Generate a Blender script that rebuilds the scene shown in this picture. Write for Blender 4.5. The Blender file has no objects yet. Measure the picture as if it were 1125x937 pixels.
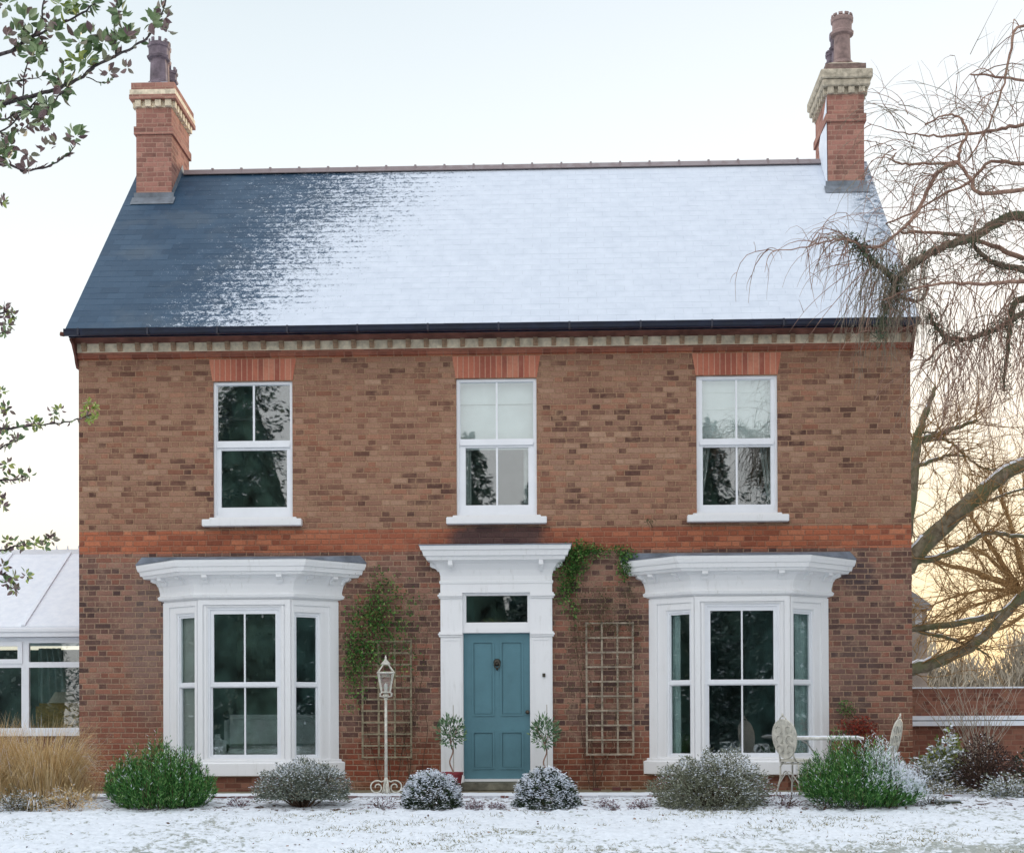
import bpy, math, random
import numpy as np
from mathutils import Vector, Matrix

S = bpy.context.scene
COL = S.collection
R = math.radians

# ---------------------------------------------------------------- camera
F_PX, CX, CZ, YAW, PITCH, ROLL, PY0, DIST = 1622.3, 0.988, 0.874, 0.0356, 0.0083, -0.0041, 783.7, 20.0
def cam_axes():
    r = Vector((math.cos(YAW), math.sin(YAW), 0)); f = Vector((-math.sin(YAW), math.cos(YAW), 0)); u = Vector((0, 0, 1))
    f, u = math.cos(PITCH)*f + math.sin(PITCH)*u, math.cos(PITCH)*u - math.sin(PITCH)*f
    r, u = math.cos(ROLL)*r + math.sin(ROLL)*u, math.cos(ROLL)*u - math.sin(ROLL)*r
    return r, u, f
AR, AU, AF = cam_axes()
cd = bpy.data.cameras.new('camera'); cam = bpy.data.objects.new('camera', cd); COL.objects.link(cam)
cam.matrix_world = Matrix(((AR.x, AU.x, -AF.x, CX), (AR.y, AU.y, -AF.y, -DIST), (AR.z, AU.z, -AF.z, CZ), (0, 0, 0, 1)))
cd.sensor_fit = 'HORIZONTAL'; cd.sensor_width = 36; cd.lens = F_PX/1125*36
cd.shift_y = (PY0-468.5)/1125; cd.clip_start = 0.1; cd.clip_end = 3000
S.camera = cam

def at(px, py, Y):
    """world point standing at depth Y that the survey of the photograph puts at this place"""
    d = AF + AR*((px-562.5)/F_PX) + AU*((PY0-py)/F_PX)
    t = (Y+DIST)/d.y
    return Vector((CX, -DIST, CZ)) + d*t

# ---------------------------------------------------------------- sky, sun, exposure
SUN_AZ, SUN_EL = R(38), R(7)            # azimuth clockwise from +Y
w = bpy.data.worlds.new('World'); S.world = w; w.use_nodes = True
nt = w.node_tree; nt.nodes.clear()
out = nt.nodes.new('ShaderNodeOutputWorld'); bg = nt.nodes.new('ShaderNodeBackground')
sky = nt.nodes.new('ShaderNodeTexSky'); sky.sky_type = 'NISHITA'; sky.sun_disc = False
sky.sun_elevation = SUN_EL; sky.sun_rotation = SUN_AZ; sky.altitude = 30
sky.air_density = 1.0; sky.dust_density = 1.5; sky.ozone_density = 1.0
# thin high cloud veil over the clear sky: cream to yellow low down towards the sun, pale blue above; brightness overhead and opposite is added fill
def wn(typ, **kw):
    x = nt.nodes.new(typ)
    for k, v in kw.items(): setattr(x, k, v)
    return x
def wmath(op, a, b=0.0):
    x = wn('ShaderNodeMath', operation=op)
    for i, v in enumerate((a, b)):
        if isinstance(v, bpy.types.NodeSocket): nt.links.new(v, x.inputs[i])
        else: x.inputs[i].default_value = v
    return x.outputs[0]
def wramp(v, stops):
    x = wn('ShaderNodeValToRGB'); nt.links.new(v, x.inputs[0]); e = x.color_ramp.elements
    while len(e) < len(stops): e.new(0.5)
    for i, (p, c) in enumerate(stops): e[i].position = p; e[i].color = (*c, 1)
    return x.outputs[0]
def wmix(f, a, b):
    x = wn('ShaderNodeMixRGB')
    for i, v in enumerate((f, a, b)):
        if isinstance(v, bpy.types.NodeSocket): nt.links.new(v, x.inputs[i])
        else: x.inputs[i].default_value = v
    return x.outputs[0]
def wstep(v, a, b):
    x = wn('ShaderNodeMapRange', interpolation_type='SMOOTHSTEP'); nt.links.new(v, x.inputs[0]); x.inputs[1].default_value = a; x.inputs[2].default_value = b; return x.outputs[0]
tc = wn('ShaderNodeTexCoord'); sx = wn('ShaderNodeSeparateXYZ'); nt.links.new(tc.outputs['Generated'], sx.inputs[0])
DX, DY, DZ = sx.outputs
hyp = wmath('SQRT', wmath('ADD', wmath('MULTIPLY', DX, DX), wmath('MULTIPLY', DY, DY)))
cosd = wmath('DIVIDE', wmath('ADD', wmath('MULTIPLY', DX, math.sin(SUN_AZ)), wmath('MULTIPLY', DY, math.cos(SUN_AZ))), wmath('MAXIMUM', hyp, 0.001))
side = wramp(DZ, [(0.0,(.96,.84,.66)),(0.10,(1.0,.91,.76)),(0.17,(1.0,.955,.87)),(0.24,(.93,.965,.955)),(0.34,(.80,.86,.875)),(0.44,(.67,.745,.79)),(0.62,(.80,.88,.95)),(1.0,(1.10,1.16,1.24))])
glow = wramp(DZ, [(0.0,(1.0,.70,.36)),(0.07,(1.0,.78,.48)),(0.14,(1.0,.85,.62)),(0.22,(1.0,.92,.82)),(0.34,(.87,.90,.92)),(0.44,(.74,.80,.85)),(0.62,(.82,.88,.95)),(1.0,(1.10,1.16,1.24))])
anti_fill = wramp(DZ, [(0.0,(1.15,1.10,1.08)),(0.2,(1.45,1.40,1.38)),(0.5,(1.5,1.5,1.52)),(1.0,(1.10,1.16,1.24))])  # sky behind the camera, brightened as added fill on the house front
vl = wmix(wstep(cosd, 0.62, 0.97), side, glow); vl = wmix(wstep(cosd, 0.2, -0.7), vl, anti_fill)
cl_n = wn('ShaderNodeTexNoise'); cl_n.inputs['Scale'].default_value = 2.2; cl_n.inputs['Detail'].default_value = 4
cmap = wn('ShaderNodeMapping'); nt.links.new(tc.outputs['Generated'], cmap.inputs['Vector']); cmap.inputs['Scale'].default_value = (1, 1, 3.5); nt.links.new(cmap.outputs[0], cl_n.inputs['Vector'])
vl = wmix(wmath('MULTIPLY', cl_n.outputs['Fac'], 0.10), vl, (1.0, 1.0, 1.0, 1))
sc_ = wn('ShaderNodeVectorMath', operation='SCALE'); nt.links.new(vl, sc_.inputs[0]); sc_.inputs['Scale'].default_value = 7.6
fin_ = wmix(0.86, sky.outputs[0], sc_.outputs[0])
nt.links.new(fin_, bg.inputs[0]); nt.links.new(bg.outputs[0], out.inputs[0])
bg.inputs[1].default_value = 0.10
sl = bpy.data.lights.new('sun', 'SUN'); sun = bpy.data.objects.new('sun', sl); COL.objects.link(sun)
sl.energy = 1.0; sl.angle = R(10); sl.color = (1.0, 0.82, 0.60)
sd = Vector((math.sin(SUN_AZ)*math.cos(SUN_EL), math.cos(SUN_AZ)*math.cos(SUN_EL), math.sin(SUN_EL)))
sun.rotation_euler = sd.to_track_quat('Z', 'Y').to_euler(); sun.location = (20, 30, 20)
S.view_settings.view_transform = 'Standard'; S.view_settings.look = 'None'
S.view_settings.gamma = 1; S.view_settings.use_curve_mapping = False
S.view_settings.exposure = 0.78

rng = random.Random(7)
nr = np.random.default_rng(7)

# ---------------------------------------------------------------- mesh helpers
class MB:
    def __init__(s): s.v, s.f, s.m = [], [], []
    def add(s, vs, fs, M=None, mi=0):
        n = len(s.v)
        if M is not None: vs = [M @ Vector(v) for v in vs]
        s.v += [tuple(v) for v in vs]; s.f += [tuple(i+n for i in f) for f in fs]; s.m += [mi]*len(fs)
    def box(s, x0, x1, y0, y1, z0, z1, M=None, mi=0):
        s.add([(x0,y0,z0),(x1,y0,z0),(x1,y1,z0),(x0,y1,z0),(x0,y0,z1),(x1,y0,z1),(x1,y1,z1),(x0,y1,z1)],
              [(0,3,2,1),(4,5,6,7),(0,1,5,4),(1,2,6,5),(2,3,7,6),(3,0,4,7)], M, mi)
    def panel(s, x0, x1, z0, z1, holes, y0, y1, M=None, mi=0):
        xs = sorted({x0, x1, *[h[0] for h in holes], *[h[1] for h in holes]})
        zs = sorted({z0, z1, *[h[2] for h in holes], *[h[3] for h in holes]})
        nx, nz = len(xs)-1, len(zs)-1
        def solid(i, j):
            if not (0 <= i < nx and 0 <= j < nz): return False
            a, b = (xs[i]+xs[i+1])/2, (zs[j]+zs[j+1])/2
            return not any(h[0] < a < h[1] and h[2] < b < h[3] for h in holes)
        for i in range(nx):
            for j in range(nz):
                if not solid(i, j): continue
                a, b, c, d = xs[i], xs[i+1], zs[j], zs[j+1]
                s.add([(a,y0,c),(b,y0,c),(b,y0,d),(a,y0,d)], [(0,1,2,3)], M, mi)
                s.add([(a,y1,c),(b,y1,c),(b,y1,d),(a,y1,d)], [(3,2,1,0)], M, mi)
                if not solid(i-1, j): s.add([(a,y0,c),(a,y0,d),(a,y1,d),(a,y1,c)], [(0,1,2,3)], M, mi)
                if not solid(i+1, j): s.add([(b,y0,c),(b,y1,c),(b,y1,d),(b,y0,d)], [(0,1,2,3)], M, mi)
                if not solid(i, j-1): s.add([(a,y0,c),(a,y1,c),(b,y1,c),(b,y0,c)], [(0,1,2,3)], M, mi)
                if not solid(i, j+1): s.add([(a,y0,d),(b,y0,d),(b,y1,d),(a,y1,d)], [(0,1,2,3)], M, mi)
    def tube(s, pts, rads, n=6, mi=0, M=None):
        pts = [Vector(p) for p in pts]
        if not hasattr(rads, '__len__'): rads = [rads]*len(pts)
        vs = []; up = None
        for i, p in enumerate(pts):
            t = (pts[min(i+1, len(pts)-1)]-pts[max(i-1, 0)])
            if t.length < 1e-9: t = Vector((0,0,1))
            t.normalize()
            if up is None: up = t.orthogonal().normalized()
            up = (up - t*up.dot(t))
            up = up.normalized() if up.length > 1e-6 else t.orthogonal().normalized()
            b = t.cross(up)
            for k in range(n):
                a = 2*math.pi*k/n
                vs.append(p + (up*math.cos(a)+b*math.sin(a))*rads[i])
        fs = []
        for i in range(len(pts)-1):
            for k in range(n):
                fs.append((i*n+k, i*n+(k+1) % n, (i+1)*n+(k+1) % n, (i+1)*n+k))
        if n > 3: fs.append(tuple(reversed(range(n)))); fs.append(tuple((len(pts)-1)*n+k for k in range(n)))
        s.add(vs, fs, M, mi)
    def lathe(s, prof, c=(0,0,0), n=20, M=None, mi=0, rot=0):
        vs, fs = [], []
        for r, z in prof:
            for k in range(n):
                a = 2*math.pi*k/n+rot; vs.append((c[0]+r*math.cos(a), c[1]+r*math.sin(a), c[2]+z))
        for i in range(len(prof)-1):
            for k in range(n): fs.append((i*n+k, i*n+(k+1) % n, (i+1)*n+(k+1) % n, (i+1)*n+k))
        fs.append(tuple(reversed(range(n)))); fs.append(tuple((len(prof)-1)*n+k for k in range(n)))
        s.add(vs, fs, M, mi)
    def loft(s, rings, M=None, mi=0, caps=True):
        n = len(rings[0]); vs = [p for r in rings for p in r]; fs = []
        for i in range(len(rings)-1):
            for k in range(n-1): fs.append((i*n+k, i*n+k+1, (i+1)*n+k+1, (i+1)*n+k))
            fs.append((i*n+n-1, i*n, (i+1)*n, (i+1)*n+n-1))
        if caps: fs.append(tuple(reversed(range(n)))); fs.append(tuple((len(rings)-1)*n+k for k in range(n)))
        s.add(vs, fs, M, mi)
    def build(s, name, mats, parent=None, smooth=False):
        me = bpy.data.meshes.new(name); me.from_pydata(s.v, [], s.f)
        if not isinstance(mats, (list, tuple)): mats = [mats]
        for m in mats: me.materials.append(m)
        if len(mats) > 1: me.polygons.foreach_set('material_index', s.m)
        if smooth: me.polygons.foreach_set('use_smooth', [True]*len(me.polygons))
        me.update()
        o = bpy.data.objects.new(name, me); COL.objects.link(o)
        if parent is not None: o.parent = parent
        return o
def fix_normals(o):
    import bmesh
    b = bmesh.new(); b.from_mesh(o.data); bmesh.ops.recalc_face_normals(b, faces=b.faces); b.to_mesh(o.data); b.free(); return o
def bevel(o, wd=0.01, seg=2):
    import bmesh
    b = bmesh.new(); b.from_mesh(o.data); bmesh.ops.remove_doubles(b, verts=b.verts, dist=1e-5)
    bmesh.ops.recalc_face_normals(b, faces=b.faces)
    es = [e for e in b.edges if len(e.link_faces) == 2 and e.calc_face_angle(0) > 0.6]
    bmesh.ops.bevel(b, geom=es, offset=wd, segments=seg, affect='EDGES', clamp_overlap=True)
    b.to_mesh(o.data); b.free(); return o
def quads(name, P, mats, mi=None, parent=None):
    """P: (n,4,3) array of leaf quads"""
    P = np.asarray(P, dtype=np.float32); n = len(P)
    me = bpy.data.meshes.new(name)
    me.vertices.add(n*4); me.vertices.foreach_set('co', P.reshape(-1))
    me.loops.add(n*4); me.loops.foreach_set('vertex_index', np.arange(n*4, dtype=np.int32))
    me.polygons.add(n); me.polygons.foreach_set('loop_start', np.arange(0, n*4, 4, dtype=np.int32))
    me.polygons.foreach_set('loop_total', np.full(n, 4, dtype=np.int32))
    if not isinstance(mats, (list, tuple)): mats = [mats]
    for m in mats: me.materials.append(m)
    if mi is not None: me.polygons.foreach_set('material_index', np.asarray(mi, dtype=np.int32))
    me.update(calc_edges=True); me.validate()
    o = bpy.data.objects.new(name, me); COL.objects.link(o)
    if parent is not None: o.parent = parent
    return o
def unit(a): return a/np.maximum(np.linalg.norm(a, axis=-1, keepdims=True), 1e-9)
def leaf_quads(C, Dr, L, W, sideways=None, bulge=0.5):
    """rhombus leaves: base C, direction Dr, length L, width W"""
    C = np.asarray(C); Dr = unit(np.asarray(Dr)); n = len(C)
    L = np.broadcast_to(np.asarray(L), (n,))[:, None]; W = np.broadcast_to(np.asarray(W), (n,))[:, None]
    rnd = nr.normal(size=(n, 3)) if sideways is None else sideways
    Sd = unit(np.cross(Dr, rnd))
    return np.stack([C, C+Dr*L*bulge+Sd*W/2, C+Dr*L, C+Dr*L*bulge-Sd*W/2], axis=1)
def thing(name, label, cat, loc=(0,0,0), rz=0, group=None):
    o = bpy.data.objects.new(name, None); COL.objects.link(o); o.location = loc; o.rotation_euler = (0,0,rz)
    o.empty_display_size = 0.2
    return tag(o, label, cat, group)
def tag(o, label=None, cat=None, group=None, kind=None):
    if label: o['label'] = label
    if cat: o['category'] = cat
    if group: o['group'] = group
    if kind: o['kind'] = kind
    return o
def copy_tree(o, parent=None):
    c = o.copy(); COL.objects.link(c); c.parent = parent
    for ch in list(o.children): copy_tree(ch, c)
    return c

# ---------------------------------------------------------------- materials
def lin(r, g, b, k=1.0):
    f = lambda c: (c/255/12.92) if c/255 <= 0.04045 else ((c/255+0.055)/1.055)**2.4
    return (min(1, f(r)*k), min(1, f(g)*k), min(1, f(b)*k), 1)
class NT:
    def __init__(s, name):
        s.m = bpy.data.materials.new(name); s.m.use_nodes = True; s.t = s.m.node_tree
        s.p = s.t.nodes['Principled BSDF']; s.o = s.t.nodes['Material Output']
    def n(s, typ, **kw):
        x = s.t.nodes.new(typ)
        for k, v in kw.items(): setattr(x, k, v)
        return x
    def l(s, a, b): s.t.links.new(a, b)
    def put(s, sock, v):
        if isinstance(v, bpy.types.NodeSocket): s.l(v, sock)
        elif isinstance(v, bpy.types.Node): s.l(v.outputs[0], sock)
        else: sock.default_value = v
    def math(s, op, a, b=0.0, c=0.0, clamp=False):
        x = s.n('ShaderNodeMath', operation=op, use_clamp=clamp)
        s.put(x.inputs[0], a); s.put(x.inputs[1], b); s.put(x.inputs[2], c); return x.outputs[0]
    def mix(s, f, a, b, blend='MIX'):
        x = s.n('ShaderNodeMixRGB', blend_type=blend); s.put(x.inputs[0], f); s.put(x.inputs[1], a); s.put(x.inputs[2], b); return x.outputs[0]
    def noise(s, scale, vec=None, detail=4, rough=0.55, dist=0.0):
        x = s.n('ShaderNodeTexNoise'); x.inputs['Scale'].default_value = scale; x.inputs['Detail'].default_value = detail
        x.inputs['Roughness'].default_value = rough; x.inputs['Distortion'].default_value = dist
        if vec is not None: s.put(x.inputs['Vector'], vec)
        return x.outputs['Fac']
    def sstep(s, v, a, b):
        x = s.n('ShaderNodeMapRange', interpolation_type='SMOOTHSTEP'); s.put(x.inputs[0], v)
        s.put(x.inputs[1], a); s.put(x.inputs[2], b); return x.outputs[0]
    def ramp(s, v, stops, interp='LINEAR'):
        x = s.n('ShaderNodeValToRGB'); s.put(x.inputs[0], v); x.color_ramp.interpolation = interp
        e = x.color_ramp.elements
        while len(e) < len(stops): e.new(0.5)
        for i, (p, c) in enumerate(stops): e[i].position = p; e[i].color = c
        return x.outputs[0]
    def obj(s): return s.n('ShaderNodeTexCoord').outputs['Object']
    def sep(s, v):
        x = s.n('ShaderNodeSeparateXYZ'); s.put(x.inputs[0], v); return x.outputs
    def comb(s, x, y, z):
        c = s.n('ShaderNodeCombineXYZ'); s.put(c.inputs[0], x); s.put(c.inputs[1], y); s.put(c.inputs[2], z); return c.outputs[0]
    def bump(s, h, strength=0.5, dist=0.01):
        b = s.n('ShaderNodeBump'); b.inputs['Strength'].default_value = strength; b.inputs['Distance'].default_value = dist
        s.put(b.inputs['Height'], h); s.l(b.outputs[0], s.p.inputs['Normal'])
    def fin(s, col, rough=0.7, spec=0.3):
        s.put(s.p.inputs['Base Color'], col); s.put(s.p.inputs['Roughness'], rough); s.put(s.p.inputs['Specular IOR Level'], spec); return s.m
    def island(s):
        return s.n('ShaderNodeNewGeometry').outputs['Random Per Island']

def plain(name, col, rough=0.6, var=0.12, scale=6, spec=0.4, metal=0.0, bump=0.0):
    t = NT(name); o = t.obj(); f = t.noise(scale, o, 5, 0.6)
    dark = tuple(c*(1-var*1.6) for c in col[:3])+(1,); lite = tuple(min(1, c*(1+var)) for c in col[:3])+(1,)
    c = t.ramp(f, [(0.3, dark), (0.7, lite)])
    if bump: t.bump(t.noise(scale*8, o, 4), bump, 0.01)
    t.p.inputs['Metallic'].default_value = metal
    return t.fin(c, rough, spec)

def bond(t, L=0.225, course=0.075, joint=0.015):
    """flemish bond: stretcher and header alternate in every course, courses offset; returns random colour value, second random, brick mask, v"""
    geo = t.n('ShaderNodeNewGeometry'); nx = t.math('ABSOLUTE', t.sep(geo.outputs['Normal'])[0])
    o = t.obj(); x, y, z = t.sep(o)
    u = t.math('ADD', t.math('MULTIPLY', x, t.math('LESS_THAN', nx, 0.5)), t.math('MULTIPLY', y, t.math('GREATER_THAN', nx, 0.5)))
    wob = t.noise(2.2, o, 2); wob2 = t.noise(38, o, 2)
    v = t.math('ADD', z, t.math('MULTIPLY', t.math('SUBTRACT', wob, 0.5), 0.016))
    u = t.math('ADD', u, t.math('MULTIPLY', t.math('SUBTRACT', wob2, 0.5), 0.012))
    H = L/2; P = L+H
    vr = t.math('DIVIDE', t.math('ADD', v, 10.0), course); row = t.math('FLOOR', vr); fz = t.math('FRACT', vr)
    rr = t.n('ShaderNodeTexWhiteNoise', noise_dimensions='1D'); t.put(rr.inputs['W'], row)
    sh = t.math('ADD', t.math('MULTIPLY', t.math('MODULO', row, 2.0), P/2), t.math('MULTIPLY', rr.outputs['Value'], 0.04))
    tt = t.math('DIVIDE', t.math('ADD', t.math('ADD', u, 40.0), sh), P)
    cell = t.math('FLOOR', tt); ft = t.math('MULTIPLY', t.math('FRACT', tt), P)
    ish = t.math('GREATER_THAN', ft, L)
    d_s = t.math('MINIMUM', ft, t.math('ABSOLUTE', t.math('SUBTRACT', L, ft)))
    d_h = t.math('MINIMUM', t.math('ABSOLUTE', t.math('SUBTRACT', ft, L)), t.math('SUBTRACT', P, ft))
    dx = t.math('ADD', t.math('MULTIPLY', d_s, t.math('SUBTRACT', 1.0, ish)), t.math('MULTIPLY', d_h, ish))
    dz = t.math('MULTIPLY', t.math('MINIMUM', fz, t.math('SUBTRACT', 1.0, fz)), course)
    d = t.math('MINIMUM', dx, dz)
    d = t.math('ADD', d, t.math('MULTIPLY', t.math('SUBTRACT', t.noise(60, o, 3), 0.5), 0.006))
    mask = t.sstep(d, joint*0.22, joint*0.8)
    wn = t.n('ShaderNodeTexWhiteNoise', noise_dimensions='3D'); t.put(wn.inputs['Vector'], t.comb(cell, row, ish))
    c3 = t.sep(wn.outputs['Color'])
    r_ = t.math('ADD', t.math('MULTIPLY', c3[0], 0.72), t.math('MULTIPLY', t.math('SUBTRACT', t.math('MULTIPLY', t.noise(14, o, 5, 0.7), 1.6), 0.3), 0.24), clamp=True)
    return r_, c3[1], mask, o, (x, y, z), ish

def brick_wall_mat():
    t = NT('house_brick'); r1, r2, mask, o, (x, y, z), ish = bond(t)
    big = t.noise(0.55, o, 3, 0.6); med = t.noise(2.5, o, 4, 0.6); fine = t.noise(42, o, 5, 0.75)
    k = 1.08
    # clusters of burnt and of pale bricks come and go over a metre or so
    cl1 = t.sstep(t.noise(1.1, o, 5, 0.7), 0.42, 0.66)
    r1u = t.math('SUBTRACT', r1, t.math('MULTIPLY', cl1, t.math('MULTIPLY', t.math('LESS_THAN', r2, 0.42), 0.30)), clamp=True)
    up = t.ramp(r1u, [(0.0, lin(84,60,54,k)), (0.14, lin(104,76,66,k)), (0.32, lin(134,100,84,k)), (0.58, lin(148,114,96,k)), (0.82, lin(160,128,108,k)), (1.0, lin(194,168,144,k))])
    lo = t.ramp(r1u, [(0.0, lin(76,60,58,k)), (0.22, lin(96,74,68,k)), (0.42, lin(122,90,80,k)), (0.75, lin(142,106,92,k)), (1.0, lin(164,130,112,k))])
    lo = t.mix(t.math('MULTIPLY', t.math('MULTIPLY', ish, 0.6), t.math('LESS_THAN', r2, 0.55)), lo, lin(80,60,58,k))
    bd = t.ramp(r1, [(0.0, lin(112,66,54,k)), (0.3, lin(148,86,64,k)), (0.65, lin(172,102,74,k)), (1.0, lin(186,124,94,k))])
    base = t.ramp(r1, [(0.0, lin(92,54,44,k)), (0.5, lin(128,76,58,k)), (1.0, lin(148,98,74,k))])
    redb = t.math('MULTIPLY', t.math('GREATER_THAN', r2, 0.84), 0.35)
    up = t.mix(redb, up, lin(158,100,76,k)); lo = t.mix(redb, lo, lin(156,94,72,k))
    # zones by height
    zj = t.math('ADD', z, t.math('MULTIPLY', t.math('SUBTRACT', med, 0.5), 0.5))
    col = t.mix(t.sstep(zj, 0.35, 0.95), base, lo)
    # reddish worn patches on lower wall, cooler sooty ones
    col = t.mix(t.math('MULTIPLY', t.sstep(big, 0.52, 0.66), 0.35), col, lin(142,96,76,k))
    inb = t.math('MULTIPLY', t.math('GREATER_THAN', z, 3.249), t.math('LESS_THAN', z, 3.551))
    upm = t.math('GREATER_THAN', z, 3.551)
    upc = t.mix(t.math('MULTIPLY', t.sstep(med, 0.48, 0.70), 0.45), up, lin(150,118,98,k))
    upc = t.mix(t.math('MULTIPLY', t.sstep(big, 0.62, 0.42), 0.25), upc, lin(140,98,78,k))
    col = t.mix(upm, col, upc)
    # band: stronger orange toward both ends, brown in the middle
    endm = t.sstep(t.math('ADD', t.math('ABSOLUTE', t.math('SUBTRACT', x, 0.1)), t.math('MULTIPLY', med, 2.0)), 2.0, 4.6)
    bcol = t.mix(t.math('MULTIPLY', t.math('SUBTRACT', 1.0, endm), 0.55), bd, lin(140,84,66,k))
    col = t.mix(inb, col, bcol)
    # lower course under the cornice
    col = t.mix(t.math('GREATER_THAN', z, 5.899), col, bd)
    # soot under the middle sill and beside the bays
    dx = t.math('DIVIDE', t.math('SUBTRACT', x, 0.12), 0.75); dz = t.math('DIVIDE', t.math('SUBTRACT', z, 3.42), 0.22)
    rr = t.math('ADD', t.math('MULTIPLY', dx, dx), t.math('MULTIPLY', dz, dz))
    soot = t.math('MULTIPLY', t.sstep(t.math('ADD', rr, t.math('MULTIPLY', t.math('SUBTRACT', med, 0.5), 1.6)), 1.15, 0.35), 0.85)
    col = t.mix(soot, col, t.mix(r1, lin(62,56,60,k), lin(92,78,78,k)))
    def blot(cx, cz, rx, rz, amt, c, wob=2.0):
        dx = t.math('DIVIDE', t.math('SUBTRACT', x, cx), rx); dz = t.math('DIVIDE', t.math('SUBTRACT', z, cz), rz)
        rr = t.math('ADD', t.math('MULTIPLY', dx, dx), t.math('MULTIPLY', dz, dz))
        return t.math('MULTIPLY', t.sstep(t.math('ADD', rr, t.math('MULTIPLY', t.math('SUBTRACT', med, 0.5), wob)), 1.25, 0.1), amt), c
    for b in ((-4.75,2.0,0.35,1.1,0.5,lin(112,100,96,k)), (4.9,2.9,0.3,0.3,0.7,lin(64,58,62,k)), (4.85,1.5,0.35,0.8,0.4,lin(92,80,78,k)),
              (-5.2,0.6,0.6,0.6,0.45,lin(142,84,68,k)), (5.3,4.9,0.9,0.9,0.25,lin(112,84,68,k)), (-1.5,0.35,0.6,0.35,0.5,lin(132,66,50,k)), (1.5,0.3,0.8,0.3,0.5,lin(110,62,50,k))):
        f, c = blot(*b); col = t.mix(f, col, c)
    # algae at the foot
    col = t.mix(t.math('MULTIPLY', t.sstep(t.math('ADD', z, t.math('MULTIPLY', med, 0.25)), 0.34, 0.1), 0.55), col, lin(96,84,62,k))
    mort_lo = t.mix(fine, lin(134,108,90,k), lin(174,148,126,k)); mort_up = t.mix(fine, lin(138,106,84,k), lin(176,144,116,k))
    mort = t.mix(t.math('GREATER_THAN', z, 3.551), mort_lo, mort_up)
    mort = t.mix(t.math('MULTIPLY', inb, 0.7), mort, lin(156,100,76,k))
    mort = t.mix(soot, mort, lin(84,74,74,k))
    # some joints slurried over the brick face
    slur = t.math('MULTIPLY', t.sstep(t.noise(5, o, 6, 0.75), 0.50, 0.66), 0.5)
    dk = t.math('MULTIPLY', t.sstep(t.noise(1.3, o, 5, 0.7), 0.54, 0.70), t.math('MULTIPLY', t.math('LESS_THAN', r2, 0.45), 0.6)); col = t.mix(dk, col, lin(84,60,54,k))
    col = t.mix(slur, col, mort)
    col = t.mix(t.math('MULTIPLY', t.math('SUBTRACT', 1.0, mask), 0.85), col, mort)
    col = t.mix(0.85, col, t.mix(fine, (0.35,0.34,0.33,1), (1.68,1.68,1.68,1)), 'MULTIPLY')
    hs = t.n('ShaderNodeHueSaturation'); hs.inputs['Saturation'].default_value = 0.99; t.put(hs.inputs['Color'], col); col = hs.outputs[0]
    h = t.math('ADD', mask, t.math('MULTIPLY', fine, 0.5))
    t.bump(h, 0.9, 0.011)
    return t.fin(col, 0.9, 0.15)
def brick_mat(name, stops, mort, L=0.225, course=0.075, soldier=False):
    t = NT(name)
    if soldier:
        o = t.obj(); x, y, z = t.sep(o); vr = t.math('DIVIDE', x, 0.075); cell = t.math('FLOOR', vr); f = t.math('FRACT', vr)
        wn = t.n('ShaderNodeTexWhiteNoise', noise_dimensions='1D'); t.put(wn.inputs['W'], cell); r1 = wn.outputs['Value']
        d = t.math('MULTIPLY', t.math('MINIMUM', f, t.math('SUBTRACT', 1.0, f)), 0.075)
        mask = t.sstep(d, 0.003, 0.010)
    else:
        r1, r2, mask, o, xyz, ish = bond(t, L, course)
    fine = t.noise(30, o, 4, 0.65); med = t.noise(3, o, 4)
    col = t.ramp(r1, stops)
    col = t.mix(t.math('MULTIPLY', t.sstep(med, 0.5, 0.7), 0.3), col, mort)
    col = t.mix(t.math('MULTIPLY', t.sstep(t.noise(1.7, o, 6, 0.75), 0.50, 0.70), 0.5), col, lin(84,66,60))
    col = t.mix(t.math('MULTIPLY', t.math('SUBTRACT', 1.0, mask), 0.8), col, mort)
    col = t.mix(0.5, col, t.mix(fine, (0.6,0.6,0.6,1), (1.45,1.45,1.45,1)), 'MULTIPLY')
    hs = t.n('ShaderNodeHueSaturation'); hs.inputs['Saturation'].default_value = 0.9; t.put(hs.inputs['Color'], col); col = hs.outputs[0]
    t.bump(t.math('ADD', mask, t.math('MULTIPLY', fine, 0.4)), 0.6, 0.008)
    return t.fin(col, 0.9, 0.15)

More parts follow.
